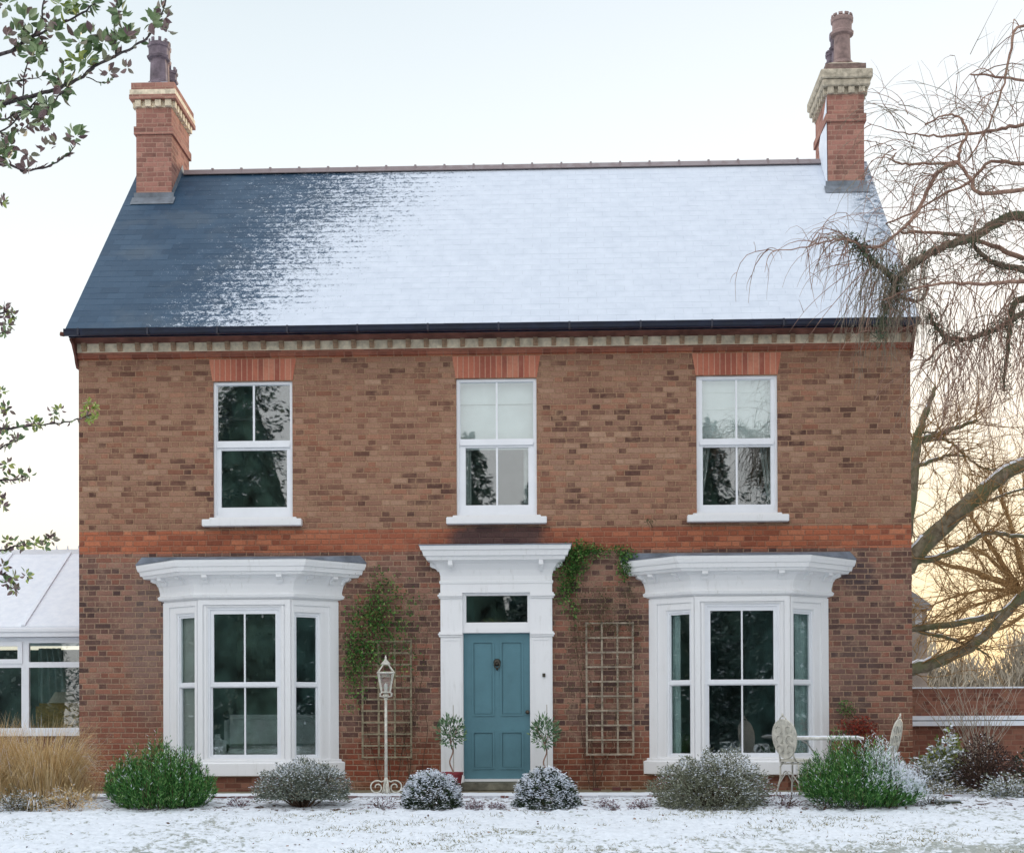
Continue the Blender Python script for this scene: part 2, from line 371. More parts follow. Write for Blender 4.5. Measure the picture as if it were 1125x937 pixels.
SNOW = (0.80, 0.85, 0.92, 1)
def snow_mat():
    t = NT('snow'); o = t.obj(); n = t.noise(9, o, 5); c = t.ramp(n, [(0.3, (0.74,0.79,0.87,1)), (0.7, (0.84,0.88,0.94,1))])
    t.bump(t.noise(45, o, 4), 0.35, 0.01); return t.fin(c, 0.65, 0.25)
def slate_mat():
    t = NT('slate_under_snow'); o = t.obj(); x, y, z = t.sep(o)
    rnd = t.island(); fine = t.noise(22, o, 4)
    slate = t.ramp(rnd, [(0.0, (0.022,0.055,0.100,1)), (0.5, (0.029,0.067,0.118,1)), (1.0, (0.038,0.080,0.135,1))])
    slate = t.mix(t.math('MULTIPLY', t.sstep(t.noise(1.4, o, 3), 0.5, 0.7), 0.4), slate, (0.09,0.12,0.15,1))
    # where the frost holds: little at the left verge, thicker to the right; broken along the courses
    s = t.math('DIVIDE', t.math('SUBTRACT', z, 6.2), 3.35)                       # 0 eave .. 1 ridge
    hv = t.n('ShaderNodeMapping'); t.put(hv.inputs['Vector'], o); hv.inputs['Scale'].default_value = (1.6, 1.9, 1.9)
    big = t.noise(0.8, o, 3); bits = t.noise(7, hv.outputs[0], 8, 0.85); bits2 = t.noise(20, hv.outputs[0], 5, 0.85)
    edge = t.math('ADD', t.math('MULTIPLY', s, 0.55), -4.9)
    q = t.math('SUBTRACT', x, edge)
    q = t.math('ADD', q, t.math('MULTIPLY', t.math('SUBTRACT', big, 0.5), 1.0))
    q = t.math('DIVIDE', q, t.math('ADD', 2.3, t.math('MULTIPLY', s, 2.0)))
    thr = t.math('ADD', t.math('MULTIPLY', t.math('SUBTRACT', bits, 0.5), 1.5), t.math('MULTIPLY', t.math('SUBTRACT', bits2, 0.5), 1.2))
    # lower lip of every course stays bare longest
    c = t.math('FRACT', t.math('DIVIDE', t.math('SUBTRACT', z, 6.2), 3.35/30))
    lip = t.math('MULTIPLY', t.sstep(c, 0.34, 0.04), 0.2)
    val = t.math('SUBTRACT', t.math('ADD', q, t.math('MULTIPLY', thr, 1.75)), lip)
    m1 = t.sstep(val, 0.50, 0.56)
    solid = t.sstep(q, 0.9, 1.5)
    verge = t.math('MULTIPLY', t.sstep(t.math('ADD', x, t.math('MULTIPLY', s, 0.2)), 5.25, 5.65), t.math('MULTIPLY', t.sstep(bits, 0.42, 0.6), 1.0))
    m = t.math('MAXIMUM', m1, solid)
    m = t.math('SUBTRACT', m, t.math('MULTIPLY', verge, t.sstep(z, 7.0, 8.2)), clamp=True)
    dust = t.math('MULTIPLY', t.sstep(bits2, 0.62, 0.70), 0.5)
    m = t.math('MAXIMUM', m, t.math('MULTIPLY', dust, t.sstep(q, -0.8, 0.2)))
    sn = t.ramp(t.noise(5, o, 4), [(0.3, (0.56,0.615,0.70,1)), (0.7, (0.63,0.685,0.77,1))])
    col = t.mix(m, slate, sn)
    t.bump(t.math('ADD', t.math('MULTIPLY', m, 0.6), t.math('MULTIPLY', fine, 0.25)), 0.35, 0.012)
    return t.fin(col, t.math('ADD', 0.5, t.math('MULTIPLY', m, 0.3)), 0.22)
def glass_mat():
    t = NT('window_glass'); o = t.obj()
    gl = t.n('ShaderNodeBsdfGlossy'); gl.inputs['Roughness'].default_value = 0.012; gl.inputs['Color'].default_value = (0.95,0.98,1.0,1)
    tr = t.n('ShaderNodeBsdfTransparent'); tr.inputs['Color'].default_value = (0.90,0.94,0.94,1)
    b = t.n('ShaderNodeBump'); b.inputs['Strength'].default_value = 0.012; b.inputs['Distance'].default_value = 0.02
    t.put(b.inputs['Height'], t.noise(3.0, o, 2)); t.l(b.outputs[0], gl.inputs['Normal'])
    ge = t.n('ShaderNodeNewGeometry'); dt = t.n('ShaderNodeVectorMath', operation='DOT_PRODUCT'); t.l(ge.outputs['Normal'], dt.inputs[0]); t.l(ge.outputs['Incoming'], dt.inputs[1])
    c1 = t.math('SUBTRACT', 1.0, t.math('ABSOLUTE', dt.outputs['Value']))          # Schlick, the same from both sides of the sheet
    f = t.math('ADD', t.math('MULTIPLY', t.math('POWER', c1, 5.0), 0.9), 0.125, clamp=True)
    mx = t.n('ShaderNodeMixShader'); t.l(f, mx.inputs[0]); t.l(tr.outputs[0], mx.inputs[1]); t.l(gl.outputs[0], mx.inputs[2])
    t.l(mx.outputs[0], t.o.inputs['Surface']); return t.m
def leaf_mat(name, stops, rough=0.6, spec=0.3, trans=0.0):
    t = NT(name); c = t.ramp(t.island(), stops)
    return t.fin(c, rough, spec)
def bark_mat(name, a, b, moss=None, scale=14):
    t = NT(name); o = t.obj(); c = t.mix(t.sstep(t.noise(scale, o, 5, 0.65), 0.35, 0.65), a, b)
    if moss:
        nz = t.sep(t.n('ShaderNodeNewGeometry').outputs['Normal'])[2]
        c = t.mix(t.sstep(t.noise(2.5, o, 4), 0.42, 0.6), c, moss)
    t.bump(t.noise(scale*2, o, 4), 0.5, 0.02); return t.fin(c, 0.9, 0.1)

def painted(name, col, rough, amt):
    t = NT(name); o = t.obj(); mp = t.n('ShaderNodeMapping'); t.put(mp.inputs['Vector'], o); mp.inputs['Scale'].default_value = (1, 1, 0.12)
    st = t.noise(22, mp.outputs[0], 5, 0.7); bl = t.noise(3, o, 5, 0.65)
    g = t.math('MULTIPLY', t.math('MULTIPLY', t.sstep(st, 0.50, 0.72), t.sstep(bl, 0.42, 0.66)), amt)
    g2 = t.math('MULTIPLY', t.sstep(t.noise(60, o, 3), 0.66, 0.74), amt*0.7)
    c = t.mix(t.math('MAXIMUM', g, g2), col, (0.42,0.41,0.37,1)); t.bump(t.noise(40, o, 4), 0.08, 0.004); return t.fin(c, rough, 0.35)
M = {}
M['brick'] = brick_wall_mat()
M['chim_brick'] = brick_mat('chimney_brick', [(0,lin(104,72,66)),(0.2,lin(140,94,82)),(0.6,lin(164,110,96)),(1,lin(180,130,112))], lin(172,134,116))
M['orange_brick'] = brick_mat('orange_brick', [(0,lin(112,62,48)),(0.5,lin(146,80,58)),(1,lin(166,100,74))], lin(150,100,80))
M['lintel'] = brick_mat('rubbed_brick_arch', [(0,lin(152,78,58)),(0.5,lin(178,96,68)),(1,lin(192,118,88))], lin(196,146,120), soldier=True)
M['wall_brick'] = brick_mat('garden_brick', [(0,lin(96,58,48)),(0.5,lin(132,80,62)),(1,lin(150,100,78))], lin(140,104,84))
M['dark_brick'] = brick_mat('dwarf_wall_brick', [(0,lin(60,34,36,1.1)),(0.5,lin(90,48,48,1.1)),(1,lin(110,62,56,1.1))], lin(100,70,64,1.1))
M['cream_brick'] = plain('cream_brick', lin(228,214,190,1.0), 0.85, 0.2, 12, 0.2, bump=0.4)
M['cream_dark'] = plain('weathered_cream_brick', lin(120,92,76,1.0), 0.85, 0.3, 12, 0.2)
M['stone_pale'] = plain('lichened_stone', lin(188,178,160,1.0), 0.9, 0.3, 14, 0.2, bump=0.5)
M['brown_block'] = plain('brown_dentil', lin(168,140,116,1.0), 0.85, 0.3, 10, 0.2)
M['mould'] = plain('red_clay_moulding', lin(112,72,62,1.0), 0.8, 0.3, 5, 0.25)
M['snow'] = snow_mat()
M['slate'] = slate_mat()
M['deck'] = plain('roof_underlay', (0.02,0.03,0.045,1), 0.8)
M['gutter'] = plain('dark_navy_gutter', (0.006,0.010,0.030,1), 0.35, 0.3, 8, 0.5)
M['lead'] = plain('lead_sheet', lin(116,124,134,1.0), 0.6, 0.25, 6, 0.4)
M['leadroof'] = plain('weathered_lead', lin(118,126,138,1.0), 0.6, 0.3, 4, 0.3)
M['white'] = painted('white_gloss_paint', (0.82,0.825,0.84,1), 0.4, 0.22)
M['white_old'] = painted('white_masonry_paint', (0.82,0.825,0.84,1), 0.55, 0.32)
M['upvc'] = plain('white_upvc', (0.82,0.84,0.88,1), 0.25, 0.03, 3, 0.5)
M['cornice'] = painted('cornice_paint', (0.82,0.825,0.84,1), 0.5, 0.38)
M['door'] = plain('teal_door_paint', lin(84,126,138,0.98), 0.5, 0.08, 3, 0.45)
M['brass'] = plain('aged_brass', (0.09,0.08,0.065,1), 0.45, 0.2, 20, 0.5, metal=0.8)
M['glass'] = glass_mat()
def clear_glass():
    t = NT('clear_glass'); gl = t.n('ShaderNodeBsdfGlossy'); gl.inputs['Roughness'].default_value = 0.02; tr = t.n('ShaderNodeBsdfTransparent'); tr.inputs['Color'].default_value = (0.93,0.95,0.95,1)
    mx = t.n('ShaderNodeMixShader'); mx.inputs[0].default_value = 0.06; t.l(tr.outputs[0], mx.inputs[1]); t.l(gl.outputs[0], mx.inputs[2]); t.l(mx.outputs[0], t.o.inputs['Surface']); return t.m
M['clear'] = clear_glass()
M['plaster'] = plain('room_plaster', (0.34,0.40,0.42,1), 0.9, 0.1, 2)
M['boards'] = plain('floor_boards', (0.08,0.05,0.03,1), 0.6)
M['blind'] = plain('pale_blind', (0.70,0.71,0.69,1), 0.9, 0.06, 3)
M['blind_grey'] = plain('grey_shutter', (0.40,0.39,0.36,1), 0.9, 0.06, 3)
M['curtain'] = plain('pale_green_curtain', (0.42,0.52,0.50,1), 0.95, 0.15, 6)
M['curtain_grey'] = plain('grey_curtain', (0.40,0.42,0.40,1), 0.95, 0.15, 6)
M['stone'] = plain('worn_stone', lin(112,110,98,1.1), 0.85, 0.3, 8, 0.2, bump=0.5)
M['stone_dark'] = plain('algae_stone', lin(70,74,60,1.1), 0.85, 0.3, 8, 0.2, bump=0.5)
M['cream_metal'] = plain('cream_painted_iron', (0.62,0.60,0.53,1), 0.5, 0.2, 18, 0.4)
M['white_metal'] = plain('off_white_iron', (0.66,0.66,0.63,1), 0.5, 0.2, 20, 0.4)
M['trellis'] = plain('grey_weathered_wood', lin(156,144,128,1.0), 0.9, 0.3, 12, 0.2)
M['red_pot'] = plain('red_glazed_pot', lin(128,38,48,1.1), 0.4, 0.2, 8, 0.5)
M['dark_pot'] = plain('dark_glazed_pot', lin(70,46,56,1.1), 0.4, 0.2, 8, 0.5)
M['pot_clay'] = plain('chimney_pot_clay', lin(120,108,118,1.0), 0.7, 0.35, 7, 0.3)
M['pot_buff'] = plain('buff_chimney_pot', lin(150,128,124,1.0), 0.7, 0.3, 7, 0.3)
M['soil'] = plain('damp_soil', (0.05,0.035,0.028,1), 0.95, 0.3, 20)
M['twig_red'] = bark_mat('red_brown_twig', lin(130,102,92), lin(168,138,122))
M['twig_grey'] = bark_mat('grey_twig', lin(112,104,92), lin(152,142,126))
M['moss_bark'] = bark_mat('mossy_bark', lin(104,88,78), lin(138,122,106), lin(92,104,80))
M['limb_bark'] = bark_mat('grey_green_limb_bark', lin(96,88,74), lin(132,124,106), lin(104,106,80), 8)
M['brown_bark'] = bark_mat('brown_bark', lin(70,54,46), lin(104,84,70))
# ================================================================ GROUND
def gz(x, y):
    if y > -1.6: b = 0.0
    elif y > -3.0: b = -0.10*(-1.6-y)/1.4
    elif y > -9.0: b = -0.10-0.04*(-3.0-y)
    else: b = -0.34-0.025*min(11, -9.0-y)
    return b
def ground_z(x, y):
    n = 0.5*math.sin(x*1.7+y*0.9)+0.5*math.sin(x*0.7-y*2.3+1.3)+0.4*math.sin(x*4.1+y*3.3)
    k = 0.0 if y > -3.1 else min(1, (-3.1-y)/0.6)
    return gz(x, y)+0.018*n*k
def graded(lo, hi, step, far, ratio=1.35):
    a = list(np.arange(lo, hi+1e-6, step)); s = step
    x = a[-1]
    while x < far: s *= ratio; x += s; a.append(x)
    s = step; x = a[0]
    while x > -far: s *= ratio; x -= s; a.insert(0, x)
    return a
xs = graded(-7.5, 9, 0.045, 900); ys = graded(-9.2, -2.6, 0.045, 900)
gx, gy = np.meshgrid(xs, ys)
gzv = np.vectorize(ground_z)(np.clip(gx, -60, 60), np.clip(gy, -60, 60))
near = (gy < -3.05) & (gy > -30) & (np.abs(gx) < 40)
tuft = nr.random(gx.shape)
gzv = gzv + near*(0.022*tuft*(tuft > 0.55) + 0.012*np.sin(gx*11+gy*7)*np.sin(gx*5.3-gy*13))
v = np.stack([gx, gy, gzv], -1).reshape(-1, 3); nxg = len(xs)
i, j = np.meshgrid(np.arange(len(xs)-1), np.arange(len(ys)-1)); a = (j*nxg+i).reshape(-1)
g = MB(); g.v = [tuple(p) for p in v]; g.f = [(int(q), int(q+1), int(q+nxg+1), int(q+nxg)) for q in a]; g.m = [0]*len(g.f)
def ground_mat():
    t = NT('snowy_lawn'); o = t.obj(); x, y, z = t.sep(o)
    st = t.n('ShaderNodeMapping'); t.put(st.inputs['Vector'], o); st.inputs['Scale'].default_value = (1, 0.8, 1)
    big = t.noise(0.45, st.outputs[0], 4, 0.6); bits = t.noise(9, st.outputs[0], 6, 0.72); bits2 = t.noise(30, st.outputs[0], 3, 0.6)
    s = t.math('ADD', t.math('MULTIPLY', big, 0.8), t.math('MULTIPLY', t.math('SUBTRACT', bits, 0.5), 1.1))
    s = t.math('ADD', s, t.math('MULTIPLY', t.math('SUBTRACT', bits2, 0.5), 0.28))
    nearer = t.math('ADD', t.math('MULTIPLY', t.sstep(y, -5.0, -7.5), 0.05), t.math('MULTIPLY', t.math('MULTIPLY', t.sstep(x, 1.5, 4.0), t.sstep(y, -5.2, -6.6)), 0.06))
    bare = t.sstep(t.math('ADD', s, nearer), 0.455, 0.60)
    bare = t.math('MULTIPLY', bare, 0.72)
    grass = t.ramp(t.noise(50, o, 3), [(0.3, (0.08,0.10,0.065,1)), (0.55, (0.21,0.23,0.16,1)), (0.8, (0.32,0.30,0.21,1))])
    sn = t.ramp(t.noise(16, o, 4), [(0.3, (0.68,0.73,0.79,1)), (0.65, (0.82,0.87,0.93,1))])
    c = t.mix(bare, sn, grass); t.bump(t.math('SUBTRACT', t.noise(26, o, 5, 0.7), t.math('MULTIPLY', bare, 0.5)), 0.5, 0.02)
    return t.fin(c, 0.7, 0.2)
tag(g.build('ground', ground_mat(), smooth=True), kind='structure')

def path_mat():
    t = NT('snow_dusted_paving'); o = t.obj(); x, y, z = t.sep(o)
    f = t.noise(5, o, 6, 0.7); edge = t.sstep(y, -1.05, -0.55)
    m = t.sstep(t.math('ADD', f, t.math('MULTIPLY', edge, 0.75)), 0.62, 0.75)
    c = t.mix(m, (0.78,0.82,0.87,1), t.mix(t.noise(20, o, 3), lin(104,96,76), lin(140,130,108)))
    t.bump(f, 0.3, 0.01); return t.fin(c, 0.75, 0.2)
p = MB(); p.box(-5.9, 7.2, -1.75, -0.002, -0.06, 0.012); tag(p.build('path', path_mat()), kind='structure')
def bed_mat():
    t = NT('snowy_soil'); o = t.obj(); f = t.noise(10, o, 6, 0.75)
    m = t.sstep(f, 0.50, 0.60); sn = (0.76,0.80,0.86,1)
    c = t.mix(m, sn, t.mix(t.noise(30, o, 3), (0.06,0.04,0.035,1), (0.16,0.11,0.09,1))); t.bump(f, 0.8, 0.03); return t.fin(c, 0.9, 0.1)
p = MB()
bx = list(np.arange(-6.3, 7.01, 0.07)); by = list(np.arange(-3.15, -1.80, 0.07)); nb = len(bx)
p.v = [(x, y, gz(x, y)+(0.008+0.03*rng.random() if -3.05 < y < -1.9 else -0.06)) for y in by for x in bx]
p.f = [(j*nb+i, j*nb+i+1, (j+1)*nb+i+1, (j+1)*nb+i) for j in range(len(by)-1) for i in range(nb-1)]; p.m = [0]*len(p.f)
tag(p.build('flower_bed', bed_mat(), smooth=True), kind='structure')
p = MB()
for k in range(58):
    x = -5.9+k*0.228
    p.box(x, x+0.218, -1.86, -1.76, -0.09, 0.012+0.008*rng.random())
e = p.build('border_edging', brick_mat('snowy_edging_brick', [(0,lin(96,60,60)),(0.4,lin(120,80,76)),(0.6,lin(190,192,200)),(1,lin(220,224,232))], lin(190,192,200))); tag(e, 'low red brick edging between snowy path and flower bed', 'edging')

# ================================================================ HOUSE
house = thing('house', 'two storey brick house with snow dusted slate roof, white bay windows and teal door', 'house', (0,0,0))
WC = [-3.252, 0.080, 3.330]       # centres of the upper windows
BC = [-3.285, 3.335]              # centres of the bays
XL, XR = -5.655, 5.655
holes = [(c-0.545, c+0.545, 3.70, 5.59) for c in WC] + [(c-1.0, c+1.0, 0.24, 2.55) for c in BC] + [(-0.42, 0.57, 0.13, 2.70)]
b = MB()
b.panel(XL, XR, -0.4, 6.22, holes, 0.0, 0.30)
for s, x0, x1 in ((0, XL, XL+0.3), (1, XR-0.3, XR)):
    pf = [(0.30,-0.4),(5.80,-0.4),(5.80,6.2),(2.92,9.38),(0.30,6.52)]
    b.add([(x0,y,z) for y, z in pf]+[(x1,y,z) for y, z in pf], [(0,1,2,3,4)[::-1],(5,6,7,8,9)]+[(i,(i+1)%5,(i+1)%5+5,i+5) for i in range(5)])
b.panel(XL+0.3, XR-0.3, -0.4, 6.2, [(-2.15,-1.55,1.0,2.0)], 5.5, 5.8)
b.panel(XL+0.3, XR-0.3, 6.22, 6.5, [], 0.05, 0.30)
wall = b.build('wall', M['brick'], house)
for z in (0.05, 3.15, 6.25): b = MB(); b.box(XL+0.3, XR-0.3, 0.303, 5.497, z, z+0.10); b.build('storey_floor', M['boards'], house)
for x in (-1.55, 1.62):
    for za, zb_ in ((0.153, 3.147), (3.253, 6.247)): b = MB(); b.box(x, x+0.1, 0.303, 5.497, za, zb_); b.build('partition_wall', M['plaster'], house)

b = MB(); b.box(XL+0.31, XR-0.31, 5.47, 5.49, 0.16, 3.14); b.box(XL+0.31, XR-0.31, 5.47, 5.49, 3.26, 6.2); b.build('room_lining', M['plaster'], house)
# brick band under eaves, dentils, moulding
b = MB(); b.box(XL-0.01, XR+0.01, -0.045, -0.002, 5.925, 6.000); b.build('brick_band', M['orange_brick'], house)
b = MB()
b.box(XL-0.01, XR+0.01, -0.055, -0.002, 6.000, 6.12)
b.build('cream_course', M['cream_brick'], house)
n = 46; b = MB(); pf = [(-0.056,6.118),(-0.115,6.118),(-0.115,6.075),(-0.095,6.072),(-0.095,6.035),(-0.075,6.032),(-0.075,6.010),(-0.056,6.010)]
b.loft([[(x,y,z) for y,z in pf] for x in (-0.032, 0.032)])
d0 = fix_normals(b.build('dentil', M['brown_block'], house))
for k in range(n):
    d_ = d0 if k == 0 else d0.copy()
    if k: COL.objects.link(d_); d_.parent = house
    d_.location = (XL+0.10+k*(XR-XL-0.2)/(n-1), 0, rng.uniform(-0.003, 0.001))
b = MB()
b.loft([[(x,-0.002,6.121),(x,-0.12,6.121),(x,-0.135,6.15),(x,-0.18,6.175),(x,-0.19,6.215),(x,-0.002,6.215)] for x in (XL-0.012, XR+0.012)])
fix_normals(b.build('eaves_moulding', M['mould'], house))
b = MB()
b.box(XL-0.02, XR+0.02, -0.33, -0.002, 6.216, 6.235); b.box(XL-0.02, XR+0.02, -0.352, -0.331, 6.13, 6.25)
b.build('fascia', M['gutter'], house)
b = MB()
ring = lambda x: [(x, -0.42+0.065*math.cos(a), 6.205+0.075*math.sin(a)) for a in [math.pi+i*math.pi/8 for i in range(9)]]+[(x,-0.365,6.205),(x,-0.365,6.215),(x,-0.49,6.215)]
b.loft([ring(XL-0.05), ring(XR+0.03)])
for k in range(13): x = XL+0.15+k*0.94; b.box(x-0.012, x+0.012, -0.492, -0.40, 6.13, 6.222)
fix_normals(b.build('gutter', M['gutter'], house))
b = MB(); b.tube([(XL-0.06,-0.40,6.16),(XL-0.115,-0.40,6.17)], 0.03, 8)
b.build('gutter_stop', M['mould'], house)
for x0, x1 in ((XL-0.035, XL-0.003), (XR+0.003, XR+0.035)):
    pf = [(0.0,5.80),(-0.05,5.86),(-0.09,5.95),(-0.20,6.08),(-0.28,6.12),(-0.28,6.21),(0.25,6.21),(0.25,5.80)]
    b = MB(); b.loft([[(x0,y,z) for y,z in pf],[(x1,y,z) for y,z in pf]])
    fix_normals(b.build('eaves_corbel', M['mould'], house))
for x0, x1 in ((XL-0.02, XL-0.003), (XR+0.003, XR+0.02)):
    for sgn in (0, 1):
        pts = [(-0.28,6.19),(2.92,9.44),(2.92,9.26),(-0.10,6.19)] if sgn == 0 else [(6.12,6.19),(2.92,9.44),(2.92,9.26),(5.94,6.19)]
        b = MB(); b.loft([[(x0,y,z) for y,z in pts],[(x1,y,z) for y,z in pts]])
        fix_normals(b.build('verge_board', M['mould'], house))

# ---- slates
Y0, Z0, YR, ZR = -0.43, 6.225, 2.92, 9.56
def slates():
    b = MB(); run, rise = YR-Y0, ZR-Z0; Ls = math.hypot(run, rise); cy, cz_ = run/Ls, rise/Ls
    X0, X1 = XL-0.035, XR+0.03; NR = 30; ex = Ls/NR
    for side in (0, 1):
        for r in range(NR):
            s0 = r*ex; s1 = min(Ls, s0+ex*1.25); w = 0.255; off = (r % 2)*w/2; x = X0-off
            while x < X1:
                a, c = max(x, X0), min(x+w-0.0012, X1)
                if c-a > 0.02:
                    h = 0.0085+rng.uniform(-0.0006, 0.0008); tilt = rng.uniform(-0.0005, 0.0005)
                    def P(xx, s, hh):
                        y = Y0+cy*s; z = Z0+cz_*s
                        y -= cz_*hh; z += cy*hh
                        if side: y = 2*YR-y
                        return (xx, y, z)
                    jit = rng.uniform(-0.002, 0.002)
                    vs = [P(a,s0+jit,h-0.008+tilt),P(c,s0+jit,h-0.008-tilt),P(c,s1,0.001),P(a,s1,0.001),P(a,s0+jit,h+tilt),P(c,s0+jit,h-tilt),P(c,s1,0.007),P(a,s1,0.007)]
                    b.add(vs, [(0,3,2,1),(4,5,6,7),(0,1,5,4),(1,2,6,5),(2,3,7,6),(3,0,4,7)])
                x += w
    return b
roof = fix_normals(slates().build('roof', M['slate'], house))
b = MB()
pf = [(Y0+0.06,Z0+0.005),(YR,ZR-0.03),(2*YR-Y0-0.06,Z0+0.005),(2*YR-Y0-0.2,Z0-0.02),(YR,ZR-0.14),(Y0+0.2,Z0-0.02)]
b.loft([[(XL-0.01,y,z) for y,z in pf],[(XR+0.005,y,z) for y,z in pf]])
fix_normals(b.build('roof_deck', M['deck'], house))
b = MB(); x = -4.93
while x < 4.95:
    for a, c, hh in ((x, x+0.425, 0.0), (x+0.425, x+0.455, 0.022)):
        c = min(c, 5.0)
        pf = [(-0.11,-0.06),(-0.115,-0.05),(-0.045,0.040+hh),(0,0.052+hh),(0.045,0.040+hh),(0.115,-0.05),(0.11,-0.06),(0,0.02)]
        b.loft([[(a,YR+y,ZR+z) for y,z in pf],[(c,YR+y,ZR+z) for y,z in pf]])
    x += 0.4555
def ridge_mat():
    t = NT('dusted_ridge_clay'); o = t.obj(); nz = t.sep(t.n('ShaderNodeNewGeometry').outputs['Normal'])[2]; x = t.sep(o)[0]
    f = t.math('ADD', t.noise(7, o, 4), t.math('MULTIPLY', x, 0.03)); m = t.math('MULTIPLY', t.sstep(f, 0.42, 0.62), t.sstep(nz, 0.55, 0.9))
    return t.fin(t.mix(m, lin(132,120,122), SNOW), 0.7, 0.3)
fix_normals(b.build('ridge_tiles', ridge_mat(), roof))

# ---- chimneys
def roofz(y): return Z0+(y-Y0)*(ZR-Z0)/(YR-Y0) if y < YR else Z0+(2*YR-Y0-y)*(ZR-Z0)/(YR-Y0)
def chimney(xc, style):
    y0, y1 = 2.28, 3.34; hw = 0.272
    b = MB(); b.box(xc-hw, xc+hw, y0, y1, 8.7, 9.92)
    b.box(xc-hw-0.03, xc+hw+0.03, y0-0.03, y1+0.03, 9.921, 10.04)
    b.box(xc-hw, xc+hw, y0, y1, 10.041, 10.338)
    c = b.build('chimney', M['chim_brick'], roof)
    Z = 10.34
    b = MB(); b.box(xc-hw, xc+hw, y0+0.001, y1-0.001, Z, Z+0.10)
    for k in range(4):
        x = xc-hw+0.04+k*(2*hw-0.08)/3; b.box(x-0.045, x+0.045, y0-0.055, y0, Z, Z+0.098); b.box(x-0.045, x+0.045, y1, y1+0.055, Z, Z+0.098)
    for k in range(7):
        y = y0+0.06+k*(y1-y0-0.12)/6
        b.box(xc-hw-0.055, xc-hw, y-0.045, y+0.045, Z, Z+0.098); b.box(xc+hw, xc+hw+0.055, y-0.045, y+0.045, Z, Z+0.098)
    b.build('corbel_course', M['cream_brick'] if not style else M['stone_pale'], roof)
    Z += 0.102; e = 0.085
    if style == 0:
        b = MB(); b.box(xc-hw-e, xc+hw+e, y0-e, y1+e, Z, Z+0.065); b.box(xc-hw-0.06, xc+hw+0.06, y0-0.06, y1+0.06, Z+0.145, Z+0.255); b.build('chimney_cap', M['chim_brick'], roof)
        b = MB(); b.box(xc-hw-e+0.006, xc+hw+e-0.006, y0-e+0.006, y1+e-0.006, Z+0.067, Z+0.143); b.build('cap_course', M['cream_brick'], roof)
        top = Z+0.257
    else:
        b = MB(); b.box(xc-hw-e, xc+hw+e, y0-e, y1+e, Z, Z+0.10); b.box(xc-hw-e-0.03, xc+hw+e+0.03, y0-e-0.03, y1+e+0.03, Z+0.102, Z+0.24)
        o = b.build('chimney_cap', M['stone_pale'], roof); bevel(o, 0.015, 1)
        b = MB(); b.box(xc-hw-0.03, xc+hw+0.03, y0-0.03, y1+0.03, Z+0.242, Z+0.35); b.build('cap_course', plain('sooty_brick', lin(132,112,106), 0.9, 0.35, 12), roof)
        top = Z+0.352
    # mortar haunching with frost
    b = MB(); r = lambda k, z: [(xc-hw*k,y0+0.02+(1-k)*0.3,z),(xc+hw*k,y0+0.02+(1-k)*0.3,z),(xc+hw*k,y1-0.02-(1-k)*0.3,z),(xc-hw*k,y1-0.02-(1-k)*0.3,z)]
    b.loft([r(0.98,top),r(0.95,top+0.03),r(0.6,top+0.09)]); fix_normals(b.build('haunching', M['stone_pale'] if style else M['snow'], roof))
    if style:  # snow lying on the haunching
        pass
    # pots
    spec = [(y0+0.28, 0.155, 0.68, 0), (y0+0.58, 0.10, 0.78, 1), (y0+0.86, 0.13, 0.50, 0)] if style == 0 else [(y0+0.26, 0.15, 0.76, 0), (y0+0.58, 0.12, 0.64, 1), (y0+0.86, 0.13, 0.48, 1)]
    for i, (y, r0, h, kind) in enumerate(spec):
        b = MB(); z = top+0.06
        pr = [(r0*1.05,0),(r0*1.15,0.03),(r0*1.05,0.07),(r0*0.88,0.09),(r0*0.80,h*0.62),(r0*1.12,h*0.64),(r0*1.18,h*0.69),(r0*0.98,h*0.73),(r0*1.0,h*0.88),(r0*1.12,h*0.90),(r0*1.15,h*0.97),(r0*0.95,h),(r0*0.78,h),(r0*0.75,h*0.6)]
        b.lathe(pr, (xc+0.0, y, z), 16 if style else 8, rot=0.39)
        if style == 0:   # crown of points
            for k in range(8):
                a = k*math.pi/4+0.39; b.box(-0.022, 0.022, -0.012, 0.012, 0, 0.055, Matrix.Translation((xc+r0*0.9*math.cos(a), y+r0*0.9*math.sin(a), z+h))@Matrix.Rotation(a+math.pi/2, 4, 'Z'))
        else:
            for k in range(10):
                a = k*math.pi/5; b.box(-0.03, 0.03, -0.012, 0.012, 0, 0.03, Matrix.Translation((xc+r0*0.98*math.cos(a), y+r0*0.98*math.sin(a), z+h))@Matrix.Rotation(a+math.pi/2, 4, 'Z'))
        fix_normals(b.build('chimney_pot', M['pot_buff'] if (style and i == 0) or (not style and i == 1) else M['pot_clay'], roof))
    # lead flashing round the foot
    b = MB()
    b.box(xc-hw-0.035, xc+hw+0.035, y0-0.012, y0-0.002, roofz(y0)-0.03, roofz(y0)+0.11)
    b.add([(xc-hw-0.06,y0-0.012,roofz(y0)+0.035),(xc+hw+0.06,y0-0.012,roofz(y0)+0.035),(xc+hw+0.06,y0-0.14,roofz(y0-0.14)+0.03),(xc-hw-0.06,y0-0.14,roofz(y0-0.14)+0.03)], [(0,1,2,3)])
    for s in (-1, 1):
        x = xc+s*(hw+0.006)
        ys_ = [y0, YR, y1]
        for a, c in ((0,1),(1,2)):
            b.add([(x,ys_[a],roofz(ys_[a])),(x,ys_[c],roofz(ys_[c])),(x,ys_[c],roofz(ys_[c])+0.14),(x,ys_[a],roofz(ys_[a])+0.14)], [(0,1,2,3)])
    b.build('flashing', M['lead'], roof)
chimney(-5.245, 0); chimney(5.25, 1)
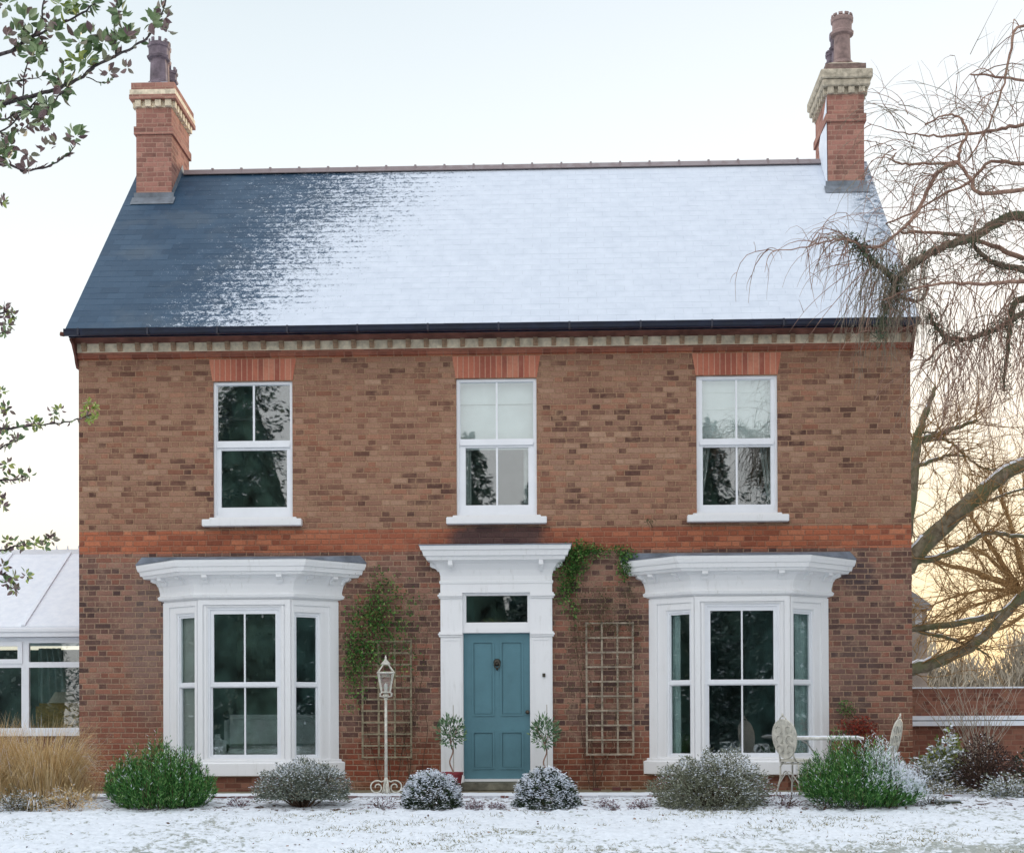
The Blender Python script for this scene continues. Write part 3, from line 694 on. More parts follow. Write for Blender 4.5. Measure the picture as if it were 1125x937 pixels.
# snow lodged on the sheltered side of the right stack
b = MB(); b.add([(4.971,2.29,8.95),(4.971,2.92,9.58),(4.955,2.92,9.80),(4.96,2.40,10.2),(4.965,2.30,10.33)], [(0,1,2,3,4)])
b.add([(4.971,2.60,9.2),(4.971,2.98,9.6),(4.80,2.96,9.60),(4.85,2.6,9.24)], [(0,1,2,3)])
b.build('drifted_snow', M['snow'], roof)

# ---- lintels
for c in WC:
    b = MB(); b.add([(-0.55,-0.006,5.60),(0.55,-0.006,5.60),(0.60,-0.006,5.895),(-0.60,-0.006,5.895),(-0.55,-0.001,5.60),(0.55,-0.001,5.60),(0.60,-0.001,5.895),(-0.60,-0.001,5.895)],
                    [(0,1,2,3),(0,4,5,1),(1,5,6,2),(2,6,7,3),(3,7,4,0)])
    o = b.build('brick_arch', M['lintel'], house); o.location.x = c

# ---- sash windows
def sash(parent, c, z0, z1, hw, up, lo, mun_up, mun_lo, name='window', M4=None, y=0.035, mat='upvc', frame_w=None):
    """up/lo = (x0,x1,z0,z1) of glass; a frame ring, the two sashes and one sheet of panes"""
    T = M4 if M4 is not None else Matrix.Translation((c, 0, 0))
    b = MB()
    fw = 0.035
    b.panel(-hw, hw, z0, z1, [(-hw+fw, hw-fw, z0+fw, z1-fw)], y, y+0.11, T)
    # upper sash sits proud of the lower one
    e = 0.004
    zm = (up[2]+lo[3])/2
    b.panel(-hw+fw+e*0, hw-fw, zm-0.005, z1-fw, [up], y+0.018, y+0.055, T)
    b.panel(-hw+fw, hw-fw, z0+fw, zm-0.005-0.0005, [lo], y+0.030, y+0.075, T)
    b.box(-hw+fw+0.01, hw-fw-0.01, y+0.006, y+0.0175, zm-0.028, zm+0.022, T)
    for g, n, yy in ((up, mun_up, y+0.026), (lo, mun_lo, y+0.038)):
        for k in range(1, n):
            x = g[0]+(g[1]-g[0])*k/n; b.box(x-0.013, x+0.013, yy, yy+0.02, g[2]-0.001, g[3]+0.001, T)
        # glazing bead
        b.panel(g[0]-0.012, g[1]+0.012, g[2]-0.012, g[3]+0.012, [(g[0]+0.006, g[1]-0.006, g[2]+0.006, g[3]-0.006)], yy+0.004, yy+0.016, T) 
    w_ = b.build(name, M[mat], parent)
    b = MB(); b.box(up[0]-0.005, up[1]+0.005, y+0.043, y+0.047, up[2]-0.005, up[3]+0.005, T); b.box(lo[0]-0.005, lo[1]+0.005, y+0.058, y+0.062, lo[2]-0.005, lo[3]+0.005, T)
    b.build('pane', M['glass'], w_)
    return w_
def folds(b, x0, x1, y, z0, z1, amp=0.03, per=0.09, pinch=None):
    n = max(4, int((x1-x0)/per*8)); rows = 8; vs, fs = [], []
    for r in range(rows+1):
        t_ = r/rows; z = z0+(z1-z0)*t_
        k = 1.0 if pinch is None else pinch(t_)
        for i in range(n+1):
            u = i/n; x = x0+(x1-x0)*u*k
            vs.append((x, y+amp*math.sin(u*(x1-x0)/per*2*math.pi+0.4*math.sin(r)), z))
    for r in range(rows):
        for i in range(n): fs.append((r*(n+1)+i, r*(n+1)+i+1, (r+1)*(n+1)+i+1, (r+1)*(n+1)+i))
    b.add(vs, fs)
gl = [((-0.50,0.505,4.785,5.555),(-0.455,0.460,3.875,4.665),2,1),
      ((-0.50,0.505,4.775,5.555),(-0.430,0.435,3.875,4.665),2,2),
      ((-0.465,0.465,4.745,5.545),(-0.460,0.465,3.850,4.640),2,2)]
for i, c in enumerate(WC):
    up, lo, nu, nl = gl[i]
    w_ = sash(house, c, 3.735, 5.59, 0.545, up, lo, nu, nl)
    b = MB(); b.box(c-0.68, c+0.68, -0.11, 0.035, 3.605, 3.70); b.box(c-0.60, c+0.60, -0.02, 0.14, 3.7005, 3.734)
    sl_ = b.build('sill', M['white_old'], w_); bevel(sl_, 0.008, 2)
    b = MB()
    if i == 1:
        b.box(c-0.53, c+0.53, 0.20, 0.205, 5.28, 5.62); b.box(c-0.53, c+0.53, 0.22, 0.225, 4.66, 5.28)
        b.build('roller_blind', M['blind'], w_)
        b = MB(); folds(b, c-0.53, c-0.36, 0.24, 3.75, 5.5, 0.012, 0.06); b.build('curtain', M['curtain_grey'], w_); b = MB(); folds(b, c+0.36, c+0.53, 0.24, 3.75, 5.5, 0.012, 0.06); b.build('curtain', M['curtain_grey'], w_)
    if i == 2:
        for k in range(4): b.box(c-0.49, c+0.49, 0.17-0.008*k, 0.18-0.008*k, 4.70+0.23*k, 4.94+0.23*k)
        b.build('roman_blind', M['blind'], w_)
        b = MB()
        folds(b, c-0.53, c-0.30, 0.26, 3.72, 4.9, 0.02, 0.07, lambda t_: 0.25+0.75*t_)
        b.build('curtain', M['curtain_grey'], w_); b = MB()
        vs0 = 0; folds(b, -(c+0.53), -(c+0.30), 0.26, 3.72, 4.9, 0.02, 0.07, lambda t_: 0.25+0.75*t_)
        b.v[vs0:] = [(-x, y, z) for x, y, z in b.v[vs0:]]
        b.build('curtain', M['curtain_grey'], w_)

# ---- bay windows
def bay(c, idx):
    def plan(off, z):
        W, Fh, d = 1.195+1.4*off, 0.625+0.9*off, 0.42+0.95*off
        return [(c-W,-0.001,z),(c-Fh,-d,z),(c+Fh,-d,z),(c+W,-0.001,z)]
    root = MB()
    # casing: three facets
    A = Vector((-1.195, 0)); B = Vector((-0.625, -0.42)); L = (B-A).length; th = math.atan2(-0.42, 0.57)
    Tc = Matrix.Translation((c, -0.42, 0))
    Tl = Matrix.Translation((c-1.195, 0, 0))@Matrix.Rotation(th, 4, 'Z')
    Tr = Matrix.Translation((c+0.625, -0.42, 0))@Matrix.Rotation(-th, 4, 'Z')
    z0, z1 = 0.405, 2.60
    ho = (-0.49, 0.49, 0.455, 2.47)
    sw0, sw1 = 0.275, 0.655
    hl = (sw0, sw1, 0.455, 2.40); hr = (L-sw1, L-sw0, 0.455, 2.40)
    root.panel(-0.625, 0.625, z0, z1, [ho], 0, 0.09, Tc)
    root.panel(0.0, L, z0, z1-0.002, [hl], 0, 0.09, Tl); root.panel(0, L, z0, z1-0.002, [hr], 0, 0.09, Tr)
    # raised casings
    root.panel(-0.622, 0.622, z0+0.002, z1-0.03, [(-0.555, 0.555, z0+0.03, z1-0.095)], -0.022, -0.0005, Tc)
    root.panel(-0.535, 0.535, z0+0.031, z1-0.105, [(-0.505, 0.505, 0.44, 2.485)], -0.012, -0.0005, Tc)
    for T, h in ((Tl, hl), (Tr, hr)):
        lft = T is Tl
        a0, a1 = (0.002, L-0.004) if lft else (0.004, L-0.002)
        i0, i1 = (0.13, L-0.045) if lft else (0.045, L-0.13)
        root.panel(a0, a1, z0+0.002, z1-0.034, [(i0, i1, z0+0.03, z1-0.10)], -0.018, -0.0005, T)
        j0, j1 = h[0]-0.05, h[1]+0.045
        if not lft: j0, j1 = h[0]-0.045, h[1]+0.05
        root.panel(j0, j1, z0+0.031, 2.455, [(h[0]-0.01, h[1]+0.01, 0.445, 2.41)], -0.009, -0.0005, T)
    bw = root.build('bay_window', M['white'], house)
    # sashes
    def sub(T, x0, x1, up, lo, n, z0_, z1_):
        b = MB(); fw = 0.028
        b.panel(x0, x1, z0_, z1_, [(x0+fw, x1-fw, z0_+fw, z1_-fw)], 0.012, 0.08, T)
        zm = (up[2]+lo[3])/2
        b.panel(x0+fw, x1-fw, zm, z1_-fw, [up], 0.026, 0.055, T); b.panel(x0+fw, x1-fw, z0_+fw, zm-0.001, [lo], 0.036, 0.066, T)
        b.box(x0+fw-0.002, x1-fw+0.002, 0.018, 0.0255, zm-0.024, zm+0.020, T)
        for g, yy in ((up, 0.030), (lo, 0.040)):
            for k in range(1, n):
                x = g[0]+(g[1]-g[0])*k/n; b.box(x-0.011, x+0.011, yy, yy+0.02, g[2]-0.001, g[3]+0.001, T)
        s_ = b.build('sash', M['upvc'], bw)
        b = MB(); b.box(up[0]-0.004, up[1]+0.004, 0.042, 0.046, up[2]-0.004, up[3]+0.004, T); b.box(lo[0]-0.004, lo[1]+0.004, 0.052, 0.056, lo[2]-0.004, lo[3]+0.004, T)
        b.build('pane', M['glass'], bw)
    sub(Tc, ho[0], ho[1], (-0.415, 0.415, 1.475, 2.385), (-0.435, 0.435, 0.505, 1.40), 2, ho[2], ho[3])
    for T, h in ((Tl, hl), (Tr, hr)):
        sub(T, h[0], h[1], (h[0]+0.042, h[1]-0.042, 1.475, 2.345), (h[0]+0.042, h[1]-0.042, 0.50, 1.40), 1, h[2], h[3])
    # cornice
    b = MB()
    prof = [(0.012,2.585),(0.055,2.605),(0.065,2.64),(0.040,2.665),(0.040,2.70),(0.055,2.78),(0.09,2.85),(0.13,2.885),(0.20,2.895),(0.215,2.93),(0.235,2.935),(0.245,2.99),(0.26,3.00),(0.275,3.055),(0.275,3.085)]
    b.loft([plan(o, z) for o, z in prof])
    co = fix_normals(b.build('cornice', M['cornice'], bw))
    def bracket(T):
        b = MB()
        pf = [(-0.005,2.80),(0.045,2.795),(0.06,2.83),(0.11,2.845),(0.135,2.86),(0.135,2.893),(-0.005,2.893)]
        b.loft([[(x,-y,z) for y,z in pf] for x in (-0.037, 0.037)], T); fix_normals(b.build('bracket', M['cornice'], bw))
    for x in (-0.50, 0.50): bracket(Matrix.Translation((c+x, -0.42-0.055, 0)))
    for x in (0.13, 0.50): bracket(Tl@Matrix.Translation((x, -0.055, 0))); bracket(Tr@Matrix.Translation((L-x, -0.055, 0)))
    for s in (-1, 1): bracket(Matrix.Translation((c+s*1.24, 0.0, 0))@Matrix.Rotation(s*1.25, 4, 'Z'))
    b = MB()
    b.loft([plan(0.283, 3.086), plan(0.283, 3.096), [(c-1.50,-0.001,3.20),(c-0.75,-0.12,3.185),(c+0.75,-0.12,3.185),(c+1.50,-0.001,3.20)]])
    for k in range(3):
        pass
    fix_normals(b.build('bay_roof', M['leadroof'], bw))
    b = MB()
    b.loft([plan(o, z) for o, z in [(0.03,0.215),(0.06,0.225),(0.065,0.385),(0.05,0.40),(0.03,0.405)]])
    b.loft([plan(o, z) for o, z in [(-0.001,0.4055),(0.032,0.4055),(0.032,0.43),(0.024,0.436),(-0.001,0.436)]])
    fix_normals(b.build('sill_board', M['white_old'], bw))
    b = MB(); b.loft([plan(o, z) for o, z in [(-0.03,-0.4),(-0.03,0.214)]]); fix_normals(b.build('brick_plinth', M['wall_brick'], bw))
    return bw, Tc, Tl, Tr, L
bayL = bay(BC[0], 0); bayR = bay(BC[1], 1)
def sub_part(b, name, mat, par): return b.build(name, mat, par)
b = MB(); b.box(0.26, 0.67, 0.096, 0.101, 0.45, 2.42, bayL[2]); b.build('shutter', M['blind_grey'], bayL[0])
for T, x0, x1 in ((bayR[2], 0.30, 0.42), (bayR[3], 0.20, 0.42)):
    b = MB(); k = MB(); folds(k, x0, x1, 0.112, 0.40, 2.45, 0.012, 0.06); b.add([T@Vector(v) for v in k.v], k.f); b.build('curtain', M['curtain'], bayR[0])

# ---- door surround, fanlight, door
ds = MB(); xc = 0.072
for s in (-1, 1):
    x0, x1 = (xc-0.755, xc-0.455) if s < 0 else (xc+0.455, xc+0.755)
    ds.box(x0, x1, -0.10, -0.001, 0.02, 2.605); ds.panel(x0+0.02, x1-0.02, 0.24, 2.06, [(x0+0.05, x1-0.05, 0.27, 2.03)], -0.108, -0.1005)
    ds.box(x0-0.012, x1+0.012, -0.118, -0.0015, 0.02, 0.20)
    for z, e in ((2.08, 0.02), (2.105, 0.032), (2.125, 0.018)): ds.box(x0-(e if s < 0 else -0.001), x1+(e if s > 0 else -0.001), -0.10-e, -0.0012, z, z+0.022)
    for z, e in ((2.60, 0.02), (2.625, 0.036), (2.65, 0.02)): ds.box(x0-(e if s < 0 else -0.001), x1+(e if s > 0 else -0.001), -0.10-e, -0.0013, z, z+0.023)
surround = ds.build('door_surround', M['white_old'], house)
b = MB()
def dplan(o, z): W = 0.755+o; d = 0.10+o; return [(xc-W,-0.001,z),(xc-W,-d,z),(xc+W,-d,z),(xc+W,-0.001,z)]
b.loft([dplan(o, z) for o, z in [(0,2.675),(0,2.79),(0.012,2.80),(0.015,2.83),(0.0,2.84),(0.0,2.90),(0.02,2.98),(0.07,3.06),(0.12,3.09),(0.17,3.10),(0.185,3.15),(0.21,3.155),(0.225,3.22),(0.245,3.23),(0.26,3.285)]])
fix_normals(b.build('cornice', M['cornice'], surround))
for x in (-0.61, 0.61):
    b = MB()
    pf = [(0.0,2.97),(0.05,2.965),(0.07,3.0),(0.15,3.02),(0.165,3.035),(0.165,3.098),(0,3.098)]
    b.loft([[(xc+x+dx,-0.10-y,z) for y,z in pf] for dx in (-0.03, 0.03)]); fix_normals(b.build('bracket', M['cornice'], surround))
for s in (-1, 1):
    pf = [(0.0,2.97),(0.04,2.965),(0.06,3.0),(0.12,3.02),(0.14,3.035),(0.14,3.098),(0,3.098)]
    b = MB(); b.loft([[(xc+s*(0.755+y),-0.06+dy,z) for y,z in pf] for dy in (-0.03, 0.03)]); fix_normals(b.build('bracket', M['cornice'], surround))
b = MB(); b.loft([dplan(0.268, 3.286), dplan(0.268, 3.30), [(xc-0.98,-0.001,3.335),(xc-0.98,-0.04,3.33),(xc+0.98,-0.04,3.33),(xc+0.98,-0.001,3.335)]])
fix_normals(b.build('lead_cap', M['leadroof'], surround))
b = MB(); b.panel(xc-0.4545, xc+0.4545, 2.13, 2.674, [(xc-0.425, xc+0.435, 2.262, 2.652)], -0.055, 0.10)
b.box(xc-0.4545, xc+0.4545, -0.075, -0.056, 2.135, 2.20); b.panel(xc-0.44, xc+0.45, 2.25, 2.665, [(xc-0.41, xc+0.42, 2.275, 2.638)], -0.045+0.0, -0.02)
fl = b.build('fanlight', M['white_old'], house)
b = MB(); b.box(xc-0.43, xc+0.44, 0.0, 0.005, 2.26, 2.655); b.build('pane', M['glass'], fl)
b = MB(); b.box(xc-0.4545, xc-0.4545+0.004, -0.05, 0.0, 0.16, 2.129); b.box(xc+0.4505, xc+0.4545, -0.05, 0.0, 0.16, 2.129)
b.box(xc-0.453, xc+0.453, -0.07, 0.10, 0.125, 0.158); b.build('door_frame', M['white_old'], house)
b = MB(); D0, D1 = xc-0.449, xc+0.449
ph = [(D0+0.12, xc-0.045, 1.02, 2.02), (xc+0.055, D1-0.10, 1.02, 2.02), (D0+0.12, xc-0.045, 0.30, 0.80), (xc+0.055, D1-0.10, 0.30, 0.80)]
b.panel(D0, D1, 0.16, 2.127, ph, -0.012, 0.03); b.box(D0+0.01, D1-0.01, 0.0305, 0.05, 0.17, 2.12)
for h in ph:
    b.panel(h[0]-0.012, h[1]+0.012, h[2]-0.012, h[3]+0.012, [(h[0]+0.016, h[1]-0.016, h[2]+0.016, h[3]-0.016)], -0.022, -0.0125)
    b.box(h[0]+0.020, h[1]-0.020, -0.006, 0.0303, h[2]+0.020, h[3]-0.020)
door = b.build('door', M['door'], house)
b = MB(); b.lathe([(0.0,0),(0.045,0.002),(0.05,0.012),(0.03,0.025),(0,0.03)], n=16, M=Matrix.Translation((xc+0.005,-0.013,1.735))@Matrix.Rotation(R(90),4,'X'))
ringp = [(xc+0.005+0.038*math.sin(a), -0.045, 1.70-0.045*math.cos(a)) for a in np.linspace(0, 2*math.pi, 17)]
b.tube(ringp, 0.009, 6); b.lathe([(0.0,0),(0.016,0.0),(0.016,0.02),(0,0.022)], n=10, M=Matrix.Translation((xc+0.005,-0.013,1.645))@Matrix.Rotation(R(90),4,'X'))
b.build('knocker', M['brass'], door, smooth=True)
b = MB(); b.lathe([(0.0,0),(0.022,0),(0.018,0.02),(0.012,0.03),(0.026,0.045),(0.028,0.06),(0.018,0.072),(0,0.075)], n=14, M=Matrix.Translation((D1-0.035,-0.012,1.06))@Matrix.Rotation(R(90),4,'X'))
b.build('door_knob', M['brass'], door, smooth=True)
b = MB(); b.box(xc-0.47, xc+0.47, -0.42, -0.12, 0.0125, 0.118); o = b.build('doorstep', M['stone'], house); bevel(o, 0.012, 2)
b = MB(); b.box(xc-0.46, xc+0.46, -0.40, -0.001, -0.05, 0.0120); b.box(xc-0.44, xc+0.44, -0.118, -0.071, 0.0125, 0.124); b.build('doorstep', M['stone_dark'], house)
b = MB(); b.box(xc+0.62, xc+0.66, -0.118, -0.1085, 1.53, 1.58); b.build('doorbell', M['brass'], house)

# ================================================================ CONSERVATORY (left)
cons = thing('conservatory', 'white framed conservatory with snow covered roof on the left side of the house', 'conservatory', (-7.3, 1.5, 0))
def CM(b, name, mat, par=cons, sm=False):
    b.v = [(x+7.3, y-1.5, z) for x, y, z in b.v]; return b.build(name, mat, par, sm)
cy0 = 1.5
zt = lambda y: round(at(40, y, cy0).z, 3)
zg0, zg1, zt0, zt1, ze, = zt(803), zt(733), zt(727), zt(706), zt(697)
CX0, CX1 = -9.9, -5.66
b = MB(); b.box(CX0, CX1-0.002, cy0, cy0+0.2, -0.4, zg0-0.07); CM(b, 'dwarf_wall', M['dark_brick'])
b = MB(); b.box(CX0, CX1-0.004, cy0-0.08, cy0+0.2, zg0-0.069, zg0-0.01); CM(b, 'sill', M['upvc'])
b = MB(); b.box(CX0, CX1-0.004, cy0-0.075, cy0+0.15, zg0-0.0095, zg0+0.004); CM(b, 'sill_snow', M['snow'])
xm = at(27, 740, cy0).x; post = 0.055
xs_ = [xm-2*0.85, xm-0.85, xm]   # mullions
hs = []
edges = [CX0+0.06] + xs_ + [CX1-0.01]
for k in range(len(edges)-1):
    a, c = edges[k]+post, edges[k+1]-post if k < len(edges)-2 else CX1-0.02
    hs += [(a, c, zg0+0.05, zg1), (a, c, zt0, zt1)]
b = MB(); b.panel(CX0, CX1-0.003, zg0+0.005, ze-0.04, hs, cy0+0.02, cy0+0.09)
for k, h in enumerate(hs):
    if k % 2 == 1 and k < len(hs)-2: b.panel(h[0]-0.02, h[1]+0.02, h[2]-0.02, h[3]+0.02, [(h[0]+0.05, h[1]-0.05, h[2]+0.045, h[3]-0.045)], cy0+0.0, cy0+0.0195)
CM(b, 'frame', M['upvc'])
b = MB()
for h in hs: b.box(h[0]-0.005, h[1]+0.005, cy0+0.05, cy0+0.055, h[2]-0.005, h[3]+0.005)
CM(b, 'pane', M['glass'])
b = MB(); b.box(CX0-0.05, CX1-0.003, cy0-0.10, cy0+0.10, ze-0.035, ze+0.035); b.box(CX0-0.05, CX1-0.003, cy0-0.12, cy0-0.02, ze+0.036, ze+0.07); CM(b, 'gutter', M['upvc'])
cyr = 3.55; zr_ = at(60, 609, cyr).z
def roofslab(x0, x1, t0, t1, ya, za, yb, zb): 
    return [[(x, ya, za+t0), (x, ya, za+t1), (x, yb, zb+t1), (x, yb, zb+t0)] for x in (x0, x1)]
b = MB(); b.loft(roofslab(CX0-0.05, CX1-0.004, 0, 0.03, cy0-0.08, ze+0.06, cyr, zr_-0.03)); b.loft(roofslab(CX0-0.05, CX1-0.004, 0, 0.03, 2*cyr-cy0, ze+0.06, cyr, zr_-0.03))
fix_normals(CM(b, 'roof', M['upvc']))
b = MB(); b.loft(roofslab(CX0-0.04, CX1-0.006, 0.031, 0.055, cy0-0.06, ze+0.065, cyr-0.03, zr_-0.03))
for k in range(4):
    x = at(27, 694, cy0).x+0.0-k*0.95
    b.loft(roofslab(x-0.03, x+0.03, 0.05, 0.085, cy0-0.06, ze+0.065, cyr-0.03, zr_-0.03))
b.loft(roofslab(-5.90, -5.84, 0.05, 0.085, cy0-0.06, ze+0.065, cyr-0.03, zr_-0.03))
fix_normals(CM(b, 'roof_snow', M['snow']))
b = MB(); b.box(CX0-0.05, CX1-0.004, cyr-0.07, cyr+0.07, zr_-0.02, zr_+0.075); CM(b, 'ridge', M['upvc'])
for k in range(24):
    b = MB(); x = CX0+k*0.18; b.lathe([(0.012,0),(0.02,0.015),(0.008,0.035),(0.018,0.05),(0.001,0.07)], (x, cyr, zr_+0.075), 6); CM(b, 'ridge_finial', M['upvc'])
b = MB(); b.box(CX0, CX0+0.08, cy0+0.1, 2*cyr-cy0, -0.3, ze); b.box(CX0, CX1-0.01, 2*cyr-cy0-0.08, 2*cyr-cy0, -0.3, ze-0.01); CM(b, 'back_wall', plain('dim_wall', (0.10,0.13,0.13,1), 0.9))
b = MB(); b.box(CX0+0.08, CX1-0.01, cy0+0.2, 2*cyr-cy0-0.1, 0.0, 0.08); CM(b, 'storey_floor', M['boards'])
b = MB(); folds(b, at(42,745,3.0).x, at(75,745,3.0).x, 3.0, at(50,772,3.0).z, at(50,712,3.0).z, 0.04, 0.12, lambda t_: 1-0.25*t_)
CM(b, 'curtain', M['curtain'])
b = MB(); b.tube([(-5.70,1.44,2.55),(-5.70,1.44,2.62)], 0.03, 8); 

# ================================================================ GARDEN WALLS, OUTBUILDING (right)
gw = thing('garden_wall', 'low red brick garden wall with twin white snow capped copings right of the house', 'wall', (10, 1.0, 0))
wx1 = 30
z786, z791, z792, z797 = [at(1060, y, 1.0).z for y in (786, 790.8, 791.8, 797)]
b = MB(); b.box(XR+0.01-10, wx1-10, 0.02, 0.25, -0.4, z797-0.001); b.build('wall_face', M['wall_brick'], gw)
b = MB(); b.box(XR+0.005-10, wx1-10, -0.06, 0.30, z797, z792); o = b.build('coping', M['snow'], gw)
b = MB(); b.box(XR+0.005-10, wx1-10, 0.0, 0.26, z792+0.0005, z791); b.build('coping_joint', M['deck'], gw)
b = MB(); b.box(XR+0.005-10, wx1-10, -0.04, 0.28, z791+0.0005, z786); b.build('coping_snow', M['snow'], gw)
gw2 = thing('garden_wall', 'taller weathered brick garden wall running behind the low snow capped one', 'wall', (12, 9, 0))
zt2 = at(1060, 756, 9.0).z
b = MB(); b.box(-8, 25, 0, 0.25, -0.5, zt2); b.build('wall_face', M['wall_brick'], gw2)
b = MB(); b.box(-8, 25, -0.04, 0.29, zt2+0.0005, zt2+0.03); b.build('coping_snow', M['snow'], gw2)
ob = thing('outbuilding', 'grey narrow outbuilding gable beyond the garden wall, beside the house corner', 'building', (9.5, 24, 0))
x1o = at(1018.5, 700, 24).x; zo = at(1010, 657, 24).z; xl = x1o-5.0
b = MB()
b.box(xl-9.5, x1o-9.5, 0, 6, -0.5, zo-0.35)
b.build('wall', plain('grey_render', lin(128,116,106), 0.9, 0.2, 2), ob)
b = MB(); pf = [(xl-9.5-0.1, zo-0.35), (x1o-9.5+0.12, zo-0.35), (x1o-9.5+0.1, zo-0.2), ((xl+x1o)/2-9.5, zo+1.6), (xl-9.5-0.1, zo-0.2)]
b.loft([[(x, y, z) for x, z in pf] for y in (-0.15, 6.1)]); fix_normals(b.build('roof', plain('frosted_tile', lin(120,118,118), 0.8, 0.2, 3), ob))
xa, xb = at(1005.5, 700, 24).x-9.5, at(1013, 700, 24).x-9.5
b = MB(); b.box(xa, xb, -0.03, -0.002, at(1010,690,24).z, at(1010,668,24).z); b.build('window', plain('pale_pane', lin(150,150,150), 0.4), ob)
# ================================================================ SMALL GARDEN OBJECTS
def V3(*a): return Vector(a)
# ---- lamp post
lx, ly = -1.30, -1.15
lp = thing('garden_lamp', 'cream painted iron garden lamp post with lantern head standing left of the door', 'lamp', (lx, ly, 0.012))
b = MB()
b.tube([(0,0,0.16),(0,0,1.24)], [0.020,0.017], 10); b.lathe([(0.022,0.14),(0.032,0.16),(0.022,0.20),(0.018,0.21)], n=12); b.lathe([(0.017,1.20),(0.028,1.215),(0.017,1.23)], n=12)
b.build('pole', M['cream_metal'], lp, smooth=True)
def spiral(cx, cz, r0, r1, a0, a1, n=22): return [(cx+(r0+(r1-r0)*i/n)*math.cos(a0+(a1-a0)*i/n), 0, cz+(r0+(r1-r0)*i/n)*math.sin(a0+(a1-a0)*i/n)) for i in range(n+1)]
for k in range(4):
    b = MB(); T = Matrix.Rotation(k*math.pi/2+0.25, 4, 'Z')
    b.tube([(0.02,0,0.17)]+spiral(0.115, 0.085, 0.085, 0.085, 2.2, 0.2)+spiral(0.115, 0.085, 0.085, 0.02, 0.2, -6.6), 0.009, 6, M=T)
    b.tube([(0.0,0,0.19),(0.02,0,0.16),(0.03,0,0.08),(0.05,0,0.0)], 0.010, 6, M=T)
    b.build('foot_scroll', M['cream_metal'], lp, smooth=True)
b = MB()
zb, zt_ = 1.30, 1.55
for k in range(4):
    a = k*math.pi/2+math.pi/4+0.2; c_, s_ = math.cos(a), math.sin(a)
    b.tube([(0.075*c_,0.075*s_,zb),(0.135*c_,0.135*s_,zt_)], 0.008, 5)
    b.tube([(0.02*c_,0.02*s_,1.235),(0.10*c_,0.10*s_,1.25),(0.105*c_,0.105*s_,1.28),(0.075*c_,0.075*s_,zb)], 0.007, 5)
    b.tube([(0.135*c_,0.135*s_,zt_+0.01),(0.04*c_,0.04*s_,zt_+0.11)], 0.007, 5)
    a2 = a+math.pi/2; c2, s2 = math.cos(a2), math.sin(a2)
    b.tube([(0.145*c_,0.145*s_,zt_),(0.145*c2,0.145*s2,zt_)], 0.010, 5); b.tube([(0.08*c_,0.08*s_,zb),(0.08*c2,0.08*s2,zb)], 0.009, 5)
b.lathe([(0.055,zt_+0.10),(0.06,zt_+0.115),(0.05,zt_+0.13),(0.03,zt_+0.15),(0.018,zt_+0.165),(0.012,zt_+0.18),(0.014,zt_+0.19),(0.003,zt_+0.225)], n=12)
b.lathe([(0.02,1.235),(0.05,1.245),(0.035,1.27),(0.02,1.29),(0.06,1.298),(0.06,1.303)], n=10)
b.build('lantern_frame', M['cream_metal'], lp)
b = MB()
for k in range(4):
    a = k*math.pi/2+math.pi/4+0.2; a2 = a+math.pi/2
    p_ = lambda r, an, z: (r*math.cos(an), r*math.sin(an), z)
    b.add([p_(0.073,a,zb),p_(0.073,a2,zb),p_(0.130,a2,zt_),p_(0.130,a,zt_)], [(0,1,2,3)])
b.build('pane', M['clear'], lp)
b = MB(); b.lathe([(0.006,1.30),(0.02,1.31),(0.022,1.36),(0.02,1.40),(0.002,1.42)], n=10); b.build('bulb', plain('frosted_bulb', (0.6,0.6,0.56,1), 0.3), lp)

# ---- trellises
def trellis(x0, x1, z0, z1, nv, nh, label, mat, fan=0):
    t = thing('trellis', label, 'trellis', ((x0+x1)/2, -0.05, z0), 0, 'wooden trellises either side of the front door')
    w = (x1-x0)/2; h = z1-z0
    for k in range(nv):
        b = MB()
        x = -w+0.014+k*(2*w-0.028)/(nv-1); b.box(x-0.013, x+0.013, -0.012, 0.006, 0, h+rng.uniform(-0.01,0.01)); b.build('upright', mat, t)
    for k in range(nh):
        b = MB()
        z = 0.02+k*(h-0.04)/(nh-1); b.box(-w, w, -0.026, -0.0125, z-0.011, z+0.011); b.build('crossbar', mat, t)
    return t
tl, tr_ = at(397, 703, -0.05), at(453, 833, -0.05)
trellis(tl.x, tr_.x, tr_.z, tl.z, 4, 11, 'half hidden grey wooden trellis behind the garden lamp, left of the door', plain('dull_trellis', lin(142,132,110), 0.9, 0.3, 12))
tl, tr_ = at(643, 683, -0.05), at(697, 830, -0.05)
trellis(tl.x, tr_.x, tr_.z, tl.z, 4, 10, 'bare pale wooden trellis on the brick wall right of the door', M['trellis'])

# ---- bistro set
tc_ = at(909, 812, -1.75)
tb = thing('bistro_table', 'round cream metal bistro table with curved legs in front of the right bay window', 'table', (tc_.x, -1.75, 0.012))
b = MB(); b.lathe([(0.40,0.675),(0.435,0.68),(0.44,0.70),(0.43,0.712),(0.40,0.715)], n=36); b.build('table_top', M['white_metal'], tb)
b = MB(); b.lathe([(0.40,0.7155),(0.36,0.725),(0.1,0.727)], n=36); b.build('frost', M['snow'], tb)
for k in range(3):
    b = MB(); a = k*2*math.pi/3+0.5; T = Matrix.Rotation(a, 4, 'Z')
    b.tube([(0.34,0,0.675),(0.27,0,0.64),(0.20,0,0.55),(0.06,0,0.42),(0.05,0,0.34),(0.12,0,0.18),(0.24,0,0.06),(0.30,0,0.0)], 0.010, 6, M=T)
    b.build('leg', M['white_metal'], tb, smooth=True)
b = MB(); b.tube([(0.075*math.cos(a),0.075*math.sin(a),0.38) for a in np.linspace(0,2*math.pi,17)], 0.008, 5); b.build('leg_ring', M['white_metal'], tb)
